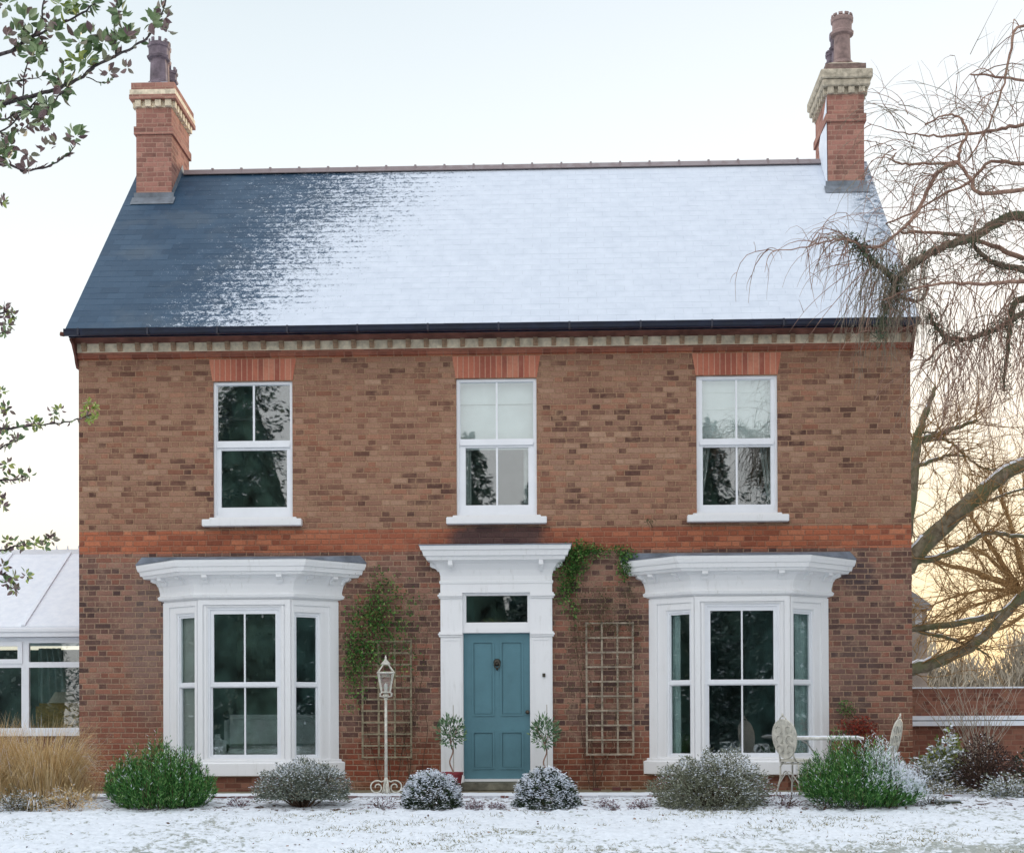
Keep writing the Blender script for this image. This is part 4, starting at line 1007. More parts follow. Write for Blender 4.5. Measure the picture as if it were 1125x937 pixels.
def chair(loc, rz, label, lean=0.16):
    t = thing('bistro_chair', label, 'chair', loc, rz, 'cream bistro chairs by the round table')
    b = MB(); b.lathe([(0.17,0.425),(0.19,0.43),(0.195,0.44),(0.185,0.452),(0.1,0.456)], n=28); b.build('seat', M['cream_metal'], t)
    b = MB(); b.tube([(0.19*math.cos(a),0.19*math.sin(a),0.425) for a in np.linspace(0,2*math.pi,25)], 0.008, 5)
    for k in range(14):
        a = k*2*math.pi/14; b.tube([(0.185*math.cos(a),0.185*math.sin(a),0.425),(0.185*math.cos(a+0.22),0.185*math.sin(a+0.22),0.395)], 0.004, 4)
    b.tube([(0.18*math.cos(a),0.18*math.sin(a),0.393) for a in np.linspace(0,2*math.pi,25)], 0.006, 5); b.build('seat_ring', M['cream_metal'], t)
    # oval pierced back, facing +y
    T = Matrix.Translation((0,-0.19,0.46))@Matrix.Rotation(lean, 4, 'X')
    b = MB(); n = 28; pts = [(0.165*math.sin(a)*(1-0.12*math.cos(a)), 0, 0.235-0.235*math.cos(a)) for a in np.linspace(0, 2*math.pi, n+1)]
    f = [(x*0.97, -0.006, 0.235+(z-0.235)*0.97) for x, _, z in pts[:-1]]; g2 = [(x, 0.006, z) for x, _, z in f]
    b.loft([f, g2], T); b.build('backrest', M['cream_metal'], t)
    b = MB(); b.tube(pts, 0.011, 6, M=T)
    for zz in (0.12, 0.235, 0.35):
        for s in (-1, 1):
            b.tube([(s*0.02, -0.010, zz-0.05)]+[(s*(0.07-0.045*math.cos(a)), -0.012, zz+0.045*math.sin(a)) for a in np.linspace(-1.2, 3.9, 10)], 0.006, 4, M=T)
    b.tube([(-0.05,0,0.465),(-0.03,0,0.50),(0,0,0.51),(0.03,0,0.50),(0.05,0,0.465)], 0.008, 5, M=T); b.lathe([(0.003,0.50),(0.016,0.515),(0.012,0.535),(0.002,0.55)], n=8, M=T)
    b.build('back_frame', M['cream_metal'], t, smooth=True)
    for sx_ in (-1, 1):
        for sy in (-1, 1):
            b = MB(); b.tube([(sx_*0.10,sy*0.10,0.42),(sx_*0.13,sy*0.13,0.36),(sx_*0.13,sy*0.13,0.22),(sx_*0.17,sy*0.17,0.0)], 0.011, 6)
            if sy < 0: b.tube([(sx_*0.11,-0.15,0.42),(sx_*0.10,-0.19,0.48),(sx_*0.09,-0.195,0.55)], 0.010, 6)
            b.build('leg', M['cream_metal'], t, smooth=True)
    b = MB()
    for k in range(4):
        a = k*math.pi/2+math.pi/4; a2 = a+math.pi/2
        q = [(0.19*math.cos(a+(a2-a)*u)*(1-0.25*math.sin(u*math.pi)), 0.19*math.sin(a+(a2-a)*u)*(1-0.25*math.sin(u*math.pi)), 0.16+0.14*math.sin(u*math.pi)) for u in np.linspace(0,1,9)]
        b.tube(q, 0.007, 5)
    b.build('stretcher', M['cream_metal'], t)
    return t
cp = at(874, 845, -2.05)
chair((cp.x, -2.05, 0.012-0.0), R(-42), 'cream bistro chair left of the round table, with oval back and scrolled legs')
cp2 = at(969, 845, -1.75)
chair((cp2.x-0.06, -1.75, 0.012), R(58), 'cream bistro chair right of the table, its oval back showing above the green shrub', 0.2)

# ---- potted bay trees
def in_ball(n, c, r, sh=1.0):
    d = unit(nr.normal(size=(n,3))); rad = nr.random((n,1))**(1/3)*sh+(1-sh)
    return c+d*rad*np.array(r), d
G = {}
G['bay'] = leaf_mat('bay_leaf', [(0,lin(48,78,52)),(0.5,lin(78,112,76)),(0.85,lin(112,142,100)),(1,lin(170,188,162))], 0.45, 0.4)
def potted(x, y, potm, label, h0, square=False, rz=0.0):
    t = thing('potted_tree', label, 'potted tree', (x, y, 0.012), rz, 'potted twisted stem trees flanking the door')
    b = MB(); b.lathe([(0.095,0),(0.105,0.02),(0.145,0.22),(0.155,0.225),(0.16,0.26),(0.145,0.26),(0.14,0.235),(0.02,0.232)], n=24); b.build('pot', potm, t, smooth=False)
    b = MB(); b.lathe([(0.138,0.232),(0.10,0.245),(0.01,0.25)], n=16); b.build('soil', M['snow'], t)
    b = MB(); b.tube([(0.022*math.cos(a*9)*(1-a*0.1), 0.022*math.sin(a*9), 0.24+a*(h0-0.24)) for a in np.linspace(0, 1, 40)], [0.011-0.003*u for u in np.linspace(0,1,40)], 6)
    b.build('trunk', M['twig_red'], t, smooth=True)
    b = MB(); b.tube([(0.03,0.02,0.24),(0.025,0.02,1.14)], 0.0045, 5); b.build('cane', M['trellis'], t)
    C, d = in_ball(430, np.array([0,0,h0+0.13]), (0.19,0.16,0.19), 0.9)
    C2, d2 = in_ball(30, np.array([0.06*rng.uniform(-1,1),0,h0+0.26]), (0.07,0.06,0.16))
    C = np.vstack([C, C2]); d = np.vstack([d, d2]); d[:, 2] += 0.6
    Q = leaf_quads(C, d+nr.normal(size=d.shape)*0.4, nr.uniform(0.04, 0.085, len(C)), nr.uniform(0.016, 0.026, len(C)))
    quads('crown', Q, G['bay'], None, t)
    b = MB()
    for k in range(14):
        a = rng.random()*6.28; b.tube([(0,0,h0-0.02),(0.06*math.cos(a),0.06*math.sin(a),h0+0.08),(0.13*math.cos(a),0.13*math.sin(a),h0+0.08+rng.random()*0.16)], 0.003, 3)
    b.build('stem', M['twig_red'], t)
q = at(496, 862, -0.62); potted(q.x, -0.62, M['red_pot'], 'small tree with twisted stem in a red pot on the left side of the door', 0.66)
q = at(599, 862, -0.62); potted(q.x, -0.62, M['dark_pot'], 'small tree with twisted stem in a dark pot on the right side of the door', 0.64)

# ================================================================ SHRUBS
G['green'] = leaf_mat('rosemary_leaf', [(0,lin(26,66,28)),(0.45,lin(56,110,48)),(0.8,lin(94,146,72)),(1,lin(144,176,112))], 0.55)
G['green_dk'] = leaf_mat('dark_green_leaf', [(0,lin(18,32,24)),(0.5,lin(34,52,40)),(1,lin(60,82,56))], 0.6)
G['grey_leaf'] = leaf_mat('grey_green_leaf', [(0,lin(74,82,74)),(0.5,lin(108,116,104)),(0.85,lin(138,146,134)),(1,lin(160,152,128))], 0.7)
G['snow_leaf'] = M['snow']
G['brown_leaf'] = leaf_mat('dark_brown_leaf', [(0,lin(40,30,28)),(0.5,lin(66,48,44)),(0.85,lin(96,74,64)),(1,lin(130,112,100))], 0.7)
G['yellow_green'] = leaf_mat('yellow_green_leaf', [(0,lin(86,98,44)),(0.5,lin(130,140,70)),(1,lin(170,172,110))], 0.6)
G['red_leaf'] = leaf_mat('red_leaf', [(0,lin(96,34,28)),(0.5,lin(140,48,38)),(1,lin(160,84,58))], 0.6)
G['straw'] = leaf_mat('dry_grass_blade', [(0,lin(156,124,80)),(0.4,lin(204,170,118)),(0.8,lin(224,198,148)),(1,lin(236,220,188))], 0.7)
G['climber'] = leaf_mat('climber_leaf', [(0,lin(34,66,28)),(0.5,lin(66,112,48)),(0.85,lin(106,148,74)),(1,lin(138,140,84))], 0.55)
G['climber_dull'] = leaf_mat('dull_climber_leaf', [(0,lin(62,62,40)),(0.5,lin(88,84,56)),(1,lin(118,106,78))], 0.7)
G['mauve'] = leaf_mat('mauve_leaf', [(0,lin(76,50,58)),(0.5,lin(120,92,100)),(1,lin(160,140,144))], 0.7)

def spiky(name, label, x, y, rx, ry, h, n_st, n_lf, mats, snow, group=None, top=None, cat='shrub'):
    """upright needle-leaved stems (rosemary, lavender): leaves along every stem, snow on the tips"""
    z0 = ground_z(x, y)
    t = thing(name, label, cat, (x, y, z0), 0, group)
    P, MI = [], []; sb = MB()
    for i in range(n_st):
        a = nr.random()*2*math.pi; r = math.sqrt(nr.random()); bx, by = r*math.cos(a), r*math.sin(a)
        hh = h*(1-0.55*r**2.2)*nr.uniform(0.62, 1.10)*(1+0.10*math.sin(a*3+x*7)+0.07*math.sin(bx*9+x))
        base = np.array([bx*rx*0.72, by*ry*0.72, 0.0]); tip = np.array([bx*rx*(1.0+0.05*nr.normal()), by*ry, hh])
        if top: tip[2] *= top(tip[0]/rx)
        bend = np.array([bx, by, 0])*0.06
        u = nr.random(n_lf)**0.8; C = base+(tip-base)*u[:, None]+bend*(np.sin(u*3.14))[:, None]
        ax = unit(tip-base); d = unit(nr.normal(size=(n_lf, 3)))*0.75+ax*1.0
        P.append(leaf_quads(C, d, nr.uniform(0.035, 0.065, n_lf), nr.uniform(0.006, 0.011, n_lf)))
        mi = np.zeros(n_lf, int); sn = snow(tip[0]/rx, tip[1]/ry, u, hh/h)
        mi[nr.random(n_lf) < sn] = 1; MI.append(mi)
        if i % 9 == 0: sb.tube([base, (base+tip)/2+bend, tip*0.97], 0.004, 3)
    Q = np.concatenate(P); mi = np.concatenate(MI)
    w_ = Q[mi == 1]; c_ = w_[:, :1]; Q[mi == 1] = c_+(w_-c_)*np.array([1.0, 1.0, 0.8])
    quads('foliage', Q, mats, mi, t); sb.build('stem', M['brown_bark'], t)
    return t
def dome(name, label, x, y, rx, ry, h, n, mats, snow_p, leaf=(0.03,0.05,0.014,0.022), group=None, legs=0.0, shell=0.5, lump=0.08, cat='shrub', stems=26, snow_sz=1.5):
    z0 = ground_z(x, y)
    t = thing(name, label, cat, (x, y, z0), 0, group)
    d = unit(nr.normal(size=(n, 3))); d[:, 2] = np.abs(d[:, 2])*1.0-0.12*(nr.random(n)); d = unit(d)
    ph = nr.uniform(0, 6.28, 6)
    lumpy = 1+lump*(np.sin(d[:, 0]*5+ph[0])+np.sin(d[:, 1]*6+ph[1])+np.sin(d[:, 2]*7+ph[2])+0.9*np.sin(d[:, 0]*13+d[:, 2]*11+ph[3])+0.6*np.sin(d[:, 0]*23-d[:, 2]*19+ph[4]))/1.4
    rad = (1-shell*nr.random(n)**1.8)*lumpy*(1+0.035*nr.normal(size=n))
    hh = h*(1-legs); C = d*rad[:, None]*np.array([rx, ry, hh]); C[:, 2] += h*legs; C[:, 2] = np.maximum(C[:, 2], 0.01)
    dr = d+nr.normal(size=(n, 3))*0.55
    ln = nr.uniform(leaf[0], leaf[1], n); wd = nr.uniform(leaf[2], leaf[3], n)
    cl_ = np.sin(d[:, 0]*17+d[:, 2]*9+ph[4])+np.sin(d[:, 0]*11-d[:, 1]*15+ph[5])+np.sin(d[:, 2]*23+d[:, 0]*7+ph[0])
    p = np.clip(snow_p(d, rad/lumpy, C[:, 0]/rx, C[:, 2]/h)*(1+0.40*cl_), 0, 0.95); mi = (nr.random(n) < p).astype(int)
    Q = leaf_quads(C, dr, ln*np.where(mi, snow_sz*0.8, 1), wd*np.where(mi, snow_sz, 1))
    # snow caps lie flatter, on top of leaves
    k = mi == 1; c0 = Q[k][:, :1]; Q[k] = c0+(Q[k]-c0)*np.array([1, 1, 0.45])+np.array([0, 0, 0.006])
    quads('foliage', Q, mats, mi, t)
    b = MB()
    for i in range(stems):
        a = rng.random()*6.283; r = math.sqrt(rng.random())*0.85; tip = V3(rx*r*math.cos(a), ry*r*math.sin(a), h*(0.45+0.45*rng.random())*(1-0.3*r))
        m_ = V3(tip.x*0.55+rng.uniform(-.03,.03), tip.y*0.55, tip.z*0.42)
        b.tube([(tip.x*0.12, tip.y*0.12, -0.02), m_, tip], [0.012, 0.008, 0.003], 4)
    b.build('stem', M['brown_bark'], t)
    return t
def bx_at(px, Y): return at(px, 880, Y).x
Yb = -2.75
mpp = lambda Y: (Y+DIST)/F_PX     # metres per survey pixel
# bright green rosemary, far left
spiky('shrub', 'bright green bushy shrub left of the left bay window, barely dusted with snow', bx_at(177, Yb), Yb, 60*mpp(Yb), 0.46, 0.76, 900, 34, [G['green'], M['snow']],
      lambda x, y, u, k: (u > 0.9)*0.25*(nr.random() < 0.4)+0.008, None, None)
# grey bush under left bay
dome('shrub', 'grey green snow dusted shrub with bare lower stems under the left bay window', bx_at(333, Yb), Yb, 54*mpp(Yb), 0.40, 0.57, 15000, [G['grey_leaf'], M['snow']],
     lambda d, r, x, z: np.clip((d[:, 2]-0.25)*0.55+0.14, 0.04, 0.45)*(r > 0.75), (0.022,0.040,0.009,0.015), None, 0.22, 0.75, 0.07, stems=60, snow_sz=1.3)
grp = 'clipped round box balls either side of the path'
def box_snow(d, r, x, z): return np.clip(0.84+0.25*d[:, 2]-0.5*(z < 0.25), 0.1, 0.97)*(r > 0.86)
G['box'] = leaf_mat('box_leaf', [(0,lin(22,34,28)),(0.5,lin(42,58,42)),(1,lin(80,96,62))], 0.5)
dome('box_ball', 'snow covered round clipped bush in front of the red pot, left of the doorstep', bx_at(474, Yb), Yb, 33*mpp(Yb), 0.33, 0.445, 10500, [G['box'], M['snow']], box_snow, (0.020,0.034,0.013,0.021), grp, 0.04, 0.35, 0.03, 'bush', 12, 1.4)
dome('box_ball', 'snow covered round clipped bush in front of the dark pot, right of the doorstep', bx_at(600, Yb), Yb, 35.5*mpp(Yb), 0.35, 0.455, 11500, [G['box'], M['snow']], box_snow, (0.020,0.034,0.013,0.021), grp, 0.04, 0.35, 0.03, 'bush', 12, 1.4)
G['grey_leaf2'] = leaf_mat('olive_grey_leaf', [(0,lin(84,90,72)),(0.5,lin(118,122,102)),(0.85,lin(146,150,130)),(1,lin(166,166,150))], 0.7)
dome('shrub', 'large rounded grey green shrub with frosted top under the right bay window', bx_at(784, Yb), Yb, 60*mpp(Yb), 0.50, 0.64, 24000, [G['grey_leaf2'], M['snow']],
     lambda d, r, x, z: np.clip((d[:, 2]-0.2)*0.45+0.2*(x > 0)+0.02, 0.03, 0.5)*(r > 0.8), (0.022,0.045,0.009,0.015), None, 0.05, 0.5, 0.085, stems=70, snow_sz=1.3)
# big lavender/rosemary right, snow on its right half
def lav_snow(x, y, u, k):
    return np.clip((u-0.45)*2.6, 0, 1)*np.clip(0.30+x*1.2, 0.04, 1.0)+0.01
spiky('shrub', 'wide green spiky shrub, thick snow on its right side, before the bistro table', bx_at(947, Yb), Yb, 67*mpp(Yb), 0.50, 0.80, 1150, 34, [G['green'], M['snow']], lav_snow, None, lambda x: 1.0-0.12*max(0, x))
# low mixed plants in the bed
k_ = 0
low = [
 (862, -2.8, 0.24, 0.20, 0.20, 'mauve', 0.5, 'low mauve snow flecked plant below the left bistro chair'),
 (905, -3.02, 0.20, 0.12, 0.16, 'grey_leaf', 0.5, 'small frosted grey plant at the foot of the wide green shrub'),
 (940, -3.05, 0.15, 0.10, 0.12, 'grey_leaf', 0.4, 'small silvery tuft at the lawn edge below the wide green shrub'),
 (420, -2.9, 0.18, 0.15, 0.14, 'mauve', 0.5, 'small snowy plant below the lamp post'),
 (522, -2.95, 0.13, 0.10, 0.10, 'mauve', 0.35, 'small reddish plant beside the left round bush'),
 (546, -2.95, 0.10, 0.08, 0.07, 'mauve', 0.35, 'tiny reddish plant midway between the two round bushes'),
 (668, -2.95, 0.14, 0.10, 0.12, 'mauve', 0.4, 'small wispy plant just right of the right round bush'),
 (704, -2.95, 0.13, 0.10, 0.10, 'mauve', 0.4, 'small reddish plant left of the large rounded shrub'),
 (1022, -2.7, 0.20, 0.16, 0.16, 'grey_leaf', 0.5, 'small snowy tuft right of the wide green shrub by the flat stone'),
 (262, -2.7, 0.16, 0.12, 0.10, 'mauve', 0.4, 'small dark low plant between the green shrub and the grey one'),
]
for px, Y, rx, ry, h, g_, sp, lb in low:
    dome('bedding_plant', lb, bx_at(px, Y), Y, rx, ry, h, 520, [G[g_], M['snow']], lambda d, r, x, z, sp=sp: np.full(len(r), sp)*(d[:, 2] > -0.1), (0.022,0.045,0.008,0.014), 'low plants along the front bed', 0.0, 0.9, 0.15, 'plant', 8, 1.2)
# left foreground clump
G['wispy'] = leaf_mat('frosted_leaf', [(0,lin(70,78,58)),(0.5,lin(116,112,88)),(1,lin(158,146,116))], 0.7)
def tussock(name, label, x, y, rx, ry, h, n, mat, snow=0.0, droop=0.5, group=None, cat='ornamental grass', wd=0.006, lean=0.0):
    z0 = ground_z(x, y); t = thing(name, label, cat, (x, y, z0), 0, group)
    P, MI = [], []; seg = 5
    for i in range(n):
        a = nr.random()*6.283; r = math.sqrt(nr.random()); b0 = np.array([rx*0.55*r*math.cos(a), ry*0.55*r*math.sin(a), 0.0])
        out_ = np.array([math.cos(a), math.sin(a), 0])*nr.uniform(0.2, 1.0)*rx*0.75+np.array([lean, 0, 0]); hh = h*nr.uniform(0.55, 1.05)
        side = np.cross(unit(out_+1e-6), [0, 0, 1]); side = unit(side+nr.normal(size=3)*0.3); pr = None; dr_ = droop*nr.uniform(0.3, 1.3)
        for s_ in range(seg+1):
            u = s_/seg; p_ = b0+out_*u**1.4+np.array([0, 0, hh*(u-dr_*0.55*u**3)])
            w_ = side*wd*(1-u*0.85)/2
            if pr is not None: P.append([pr[0]-pr[1], pr[0]+pr[1], p_+w_, p_-w_]); MI.append(1 if (u > 0.6 and nr.random() < snow) else 0)
            pr = (p_, w_)
    Q = np.array(P); quads('blades', Q, [mat, M['snow']], MI, t); return t
Yg = -2.3
gx0 = at(45, 850, Yg).x
tussock('ornamental_grass', 'tall straw coloured arching grass clump in front of the conservatory', gx0, Yg, 0.80, 0.5, 1.32, 3600, G['straw'], 0.06, 1.0, 'dry grass clumps at the left')
tussock('ornamental_grass', 'straw coloured grass cut off by the left frame edge, in front of the conservatory', at(-8, 850, Yg-0.1).x, Yg-0.1, 0.6, 0.45, 1.38, 2200, G['straw'], 0.10, 1.0, 'dry grass clumps at the left')
tussock('ornamental_grass', 'thin wispy straw grass leaning over the brick at the left corner of the house', at(92, 860, -1.9).x, -1.9, 0.34, 0.25, 0.62, 240, G['straw'], 0.05, 1.1, 'dry grass clumps at the left', wd=0.004)
dome('bedding_plant', 'low snowy green plant mat at the far left below the straw grass', at(18, 885, -3.0).x, -3.0, 0.42, 0.22, 0.24, 2200, [G['wispy'], M['snow']], lambda d, r, x, z: np.full(len(r), 0.38), (0.03,0.06,0.008,0.014), 'low plants along the front bed', 0, 0.9, 0.15, 'plant', 10, 1.2)
dome('bedding_plant', 'frosted brown low plant between the straw grass and the bright green shrub', at(78, 880, -2.9).x, -2.9, 0.34, 0.22, 0.26, 1500, [G['straw'], M['snow']], lambda d, r, x, z: np.full(len(r), 0.3), (0.03,0.07,0.006,0.010), 'low plants along the front bed', 0, 0.9, 0.15, 'plant', 10, 1.2)
tussock('strappy_plant', 'pale snow covered strappy leaves drooping below the straw grass', at(38, 880, -2.95).x, -2.95, 0.22, 0.18, 0.34, 90, G['straw'], 0.95, 1.4, None, 'plant', 0.016)
# right garden
Yr = 0.2
dome('shrub', 'snow topped yellow green shrub against the low garden wall at the house corner', at(1040, 860, -0.6).x, -0.6, 0.30, 0.26, 0.72, 2600, [G['yellow_green'], M['snow']], lambda d, r, x, z: np.clip((d[:, 2]-0.3)*1.1, 0.05, 0.8), (0.05,0.09,0.03,0.05), None, 0.1, 0.7, 0.14, stems=20)
dome('shrub', 'pale snow laden low shrub between the brick corner and dark brown bush', at(1022, 868, -0.9).x, -0.9, 0.34, 0.3, 0.46, 2400, [G['grey_leaf2'], M['snow']], lambda d, r, x, z: np.full(len(r), 0.5), (0.04,0.08,0.014,0.022), None, 0.0, 0.8, 0.15, stems=20)
dome('shrub', 'dark brown rounded bush in front of the low garden wall at the right', at(1082, 870, -1.2).x, -1.2, 0.40, 0.38, 0.72, 7000, [G['brown_leaf'], M['snow']], lambda d, r, x, z: np.full(len(r), 0.03), (0.022,0.04,0.012,0.018), None, 0.12, 0.7, 0.06, stems=60)
dome('shrub', 'dark green shrub cut off by the right frame edge behind the snowy low plants', at(1132, 860, -1.0).x, -1.0, 0.28, 0.28, 0.55, 2400, [G['green_dk'], M['snow']], lambda d, r, x, z: np.full(len(r), 0.05), (0.03,0.05,0.014,0.02), None, 0.0, 0.7, 0.08, stems=20)
dome('bedding_plant', 'pale snowy sprawling plants at the right edge below the dark brown bush', at(1108, 878, -1.9).x, -1.9, 0.42, 0.25, 0.24, 2200, [G['grey_leaf2'], M['snow']], lambda d, r, x, z: np.full(len(r), 0.45), (0.03,0.06,0.012,0.02), 'low plants along the front bed', 0, 0.9, 0.2, 'plant', 10)
dome('bedding_plant', 'low grey mat of frosted plants in the side bed just right of the house corner', at(1032, 878, -1.5).x, -1.5, 0.40, 0.25, 0.14, 1300, [G['wispy'], M['snow']], lambda d, r, x, z: np.full(len(r), 0.35), (0.03,0.06,0.008,0.014), 'low plants along the front bed', 0, 0.9, 0.2, 'plant', 6)
# frosted twiggy shrub by the wall
b = MB(); q = at(1075, 830, 0.6); t = thing('twiggy_shrub', 'tall bare frosted twigs rising behind the dark brown bush', 'shrub', (q.x, 0.6, 0))
for i in range(34):
    a = rng.uniform(-0.55, 0.55); a2 = rng.uniform(-0.5, 0.5); Ln = rng.uniform(0.9, 1.75); pts = [V3(rng.uniform(-.06,.06), 0, 0)]; d = V3(math.sin(a)*0.6, math.sin(a2)*0.6, 1)
    for k in range(7):
        pts.append(pts[-1]+d.normalized()*Ln/7); d += V3(rng.uniform(-.22,.22)+a*0.08, rng.uniform(-.2,.2), 0)
        if k > 2:
            s0 = pts[-1]; b.tube([s0, s0+V3(rng.uniform(-.12,.12), rng.uniform(-.1,.1), 0.13)], 0.003, 3)
    b.tube(pts, [0.007*(1-0.1*k) for k in range(8)], 4)
b.build('stem', plain('frosted_twig', lin(178,170,156), 0.9, 0.3, 10), t)
# low stone
b = MB(); q = at(1040, 886, -2.6); b.box(-0.20, 0.17, -0.10, 0.10, -0.02, 0.05); t = thing('kerb_stone', 'flat dark stone capped with snow at the lawn edge right of the wide green shrub', 'stone', (q.x, -2.6, ground_z(q.x, -2.6)))
o = b.build('stone_block', M['stone_dark'], t); bevel(o, 0.02, 2)
b = MB(); b.box(-0.19, 0.15, -0.09, 0.09, 0.052, 0.075); o = b.build('snow_cap', M['snow'], t); bevel(o, 0.012, 2)
b = MB(); q = at(671, 868, -0.35)
for k, xx in enumerate((-0.24, 0.02, 0.16)): bb = 0.03+0.03*rng.random(); b.box(xx, xx+0.11, -0.05, 0.05, 0, bb)
t = thing('brick_rubble', 'few loose bricks on the ground at the foot of the pale trellis', 'bricks', (q.x, -0.35, 0.012)); o = b.build('loose_bricks', M['dark_brick'], t)

# ================================================================ CLIMBERS ON THE WALL
def climber(name, label, blobs, mat, stems, group='climbing plants on the front wall', cat='climber', leaf=(0.025,0.05,0.018,0.03), yoff=-0.06, depth=0.05):
    root = None; cx = sum(b_[0] for b_ in blobs)/len(blobs)
    q = at(cx, 868, 0); t = thing(name, label, cat, (q.x, -0.06, 0.0), 0, group)
    P = []
    for (px, py, rx, ry, n) in blobs:
        u = nr.normal(size=(int(n*1.35), 2))*0.5; u = u[np.hypot(u[:, 0], u[:, 1]) < 1.15]
        for a_, b_ in u:
            qx, qy = px+a_*rx, py+b_*ry
            if (150 < qx < 377 and qy > 600) or (486 < qx < 606 and qy > 655) or qx > 1000 or 712 < qx < 912 and qy > 655: continue
            w_ = at(px+a_*rx, py+b_*ry, 0); P.append((w_.x-q.x, -abs(nr.normal())*depth-0.0, w_.z))
    C = np.array(P); C = C[C[:, 2] > 0.03]; n = len(C)
    d = nr.normal(size=(n, 3))*0.7+np.array([0, -0.4, -0.5])
    quads('foliage', leaf_quads(C, d, nr.uniform(leaf[0], leaf[1], n), nr.uniform(leaf[2], leaf[3], n), nr.normal(size=(n,3))*0.5+np.array([1.0,0,0])), mat, None, t)
    b = MB()
    for pts in stems:
        w_ = [at(x, y, 0) for x, y in pts]; pp = []
        for i in range(len(w_)-1):
            for k in range(5):
                u = k/5; m_ = w_[i].lerp(w_[i+1], u); pp.append(V3(m_.x-q.x+rng.uniform(-.012,.012), 0.02+rng.uniform(-.02,.01), m_.z))
        pp.append(V3(w_[-1].x-q.x, 0.02, w_[-1].z))
        b.tube(pp, [0.008*(1-0.7*i/len(pp)) for i in range(len(pp))], 4)
    b.build('stem', M['brown_bark'], t); return t
climber('climber', 'green leafy climber spreading over the trellis behind the lamp post', [(408,676,28,24,420),(418,660,14,36,220),(396,718,24,26,480),(402,705,36,48,420),(430,688,28,24,200),(388,745,18,40,220),(440,715,26,34,150),(430,650,22,22,110),(450,670,16,26,80)],
        G['climber'], [[(430,866),(424,800),(410,740),(405,680),(418,640)],[(436,866),(446,800),(440,730),(450,680)],[(420,866),(398,780),(384,740)],[(405,700),(430,660),(455,650)]], leaf=(0.025,0.055,0.018,0.032))
climber('climber', 'thin dull brownish foliage low on the wall between the lamp post and the door surround', [(455,770,22,60,330),(440,820,24,40,200),(462,700,14,50,120),(414,640,30,14,120),(472,660,10,60,90)],
        G['climber_dull'], [[(450,868),(452,800),(465,740),(470,690),(460,650)],[(452,868),(444,810),(456,760)],[(462,868),(470,800),(462,750)]], leaf=(0.018,0.034,0.010,0.016), depth=0.03)
climber('climber', 'dense dark green climber clump hanging by the top right corner of the door surround', [(632,612,17,18,520),(626,634,15,20,420),(640,604,24,9,220),(655,606,24,9,200),(618,652,9,18,120),(630,668,9,20,90)],
        G['climber'], [[(655,866),(648,790),(634,720),(628,660),(630,615)],[(630,615),(655,604),(682,606)]])
climber('climber', 'small green climber clump hanging beside the left end of the right bay cornice', [(685,622,8,18,240),(690,610,10,8,100),(680,604,12,6,60)], G['climber'], [[(686,640),(688,620),(676,606)]])
climber('climber', 'sparse bare stemmed climber around the pale trellis', [(668,690,40,14,300),(665,660,34,26,190),(690,650,16,40,90),(645,665,14,30,110),(664,662,16,30,160),(690,660,10,30,90),(632,690,10,50,140),(680,735,16,60,160),(640,700,14,60,200),(625,740,8,70,200),(700,700,10,40,130),(664,668,12,22,110),(660,780,30,60,110)],
        G['climber_dull'], [[(652,868),(649,800),(660,740),(664,690),(662,660)],[(655,868),(672,820),(680,760),(676,700),(690,670)],[(648,866),(636,790),(640,720),(630,670)],[(664,690),(690,680),(708,690)],[(650,850),(665,830),(692,812)]], leaf=(0.018,0.036,0.010,0.018), depth=0.03)
climber('red_shrub', 'dark red leaved plant trained low on the wall behind the bistro table', [(944,800,18,14,420),(936,820,26,20,420),(960,835,20,24,300),(925,795,8,6,60)],
        G['red_leaf'], [[(960,868),(952,830),(940,800),(925,780)],[(960,868),(968,840),(955,800)]], cat='shrub', leaf=(0.03,0.055,0.014,0.024), depth=0.10, group='climbing plants on the front wall')
climber('climber', 'small olive green sprig on the brick above the red leaved plant', [(930,780,10,7,110),(926,772,7,5,50)], G['climber'], [[(946,800),(932,782),(922,770)]], leaf=(0.02,0.04,0.012,0.02))
climber('climber', 'tiny weed sprouting from the brick band between the door cornice and right window sill', [(714,573,5,4,34)], G['climber_dull'], [[(716,580),(714,572)]], leaf=(0.03,0.05,0.01,0.016))
# ================================================================ TREES
def rv(s=1.0): return V3(rng.gauss(0, s), rng.gauss(0, s), rng.gauss(0, s))
def twig(b, p, d, L, r, grav=0.0, wig=0.18, seg=6, kids=0, kid_len=0.45, level=1, mi=0, nmin=3):
    """one tapering twig that bends under its weight, with side twigs"""
    p = V3(*p); d = V3(*d).normalized(); pts = [p.copy()]; ds = [d.copy()]
    for k in range(seg):
        d = (d+rv(wig)*0.5+V3(0, 0, -grav/seg*(1+k*0.35))).normalized(); p = p+d*(L/seg); pts.append(p.copy()); ds.append(d.copy())
    b.tube(pts, [r*(1-0.75*k/seg) for k in range(seg+1)], nmin if r < 0.02 else 6, mi)
    if level > 0:
        for _ in range(kids):
            k = rng.randint(1, seg-1); side = (ds[k]*0.7+rv(0.6)).normalized()
            twig(b, pts[k], side, L*kid_len*rng.uniform(0.5, 1.2), r*0.6, grav, wig, max(3, seg-2), kids, kid_len, level-1, mi, 3)
    return pts
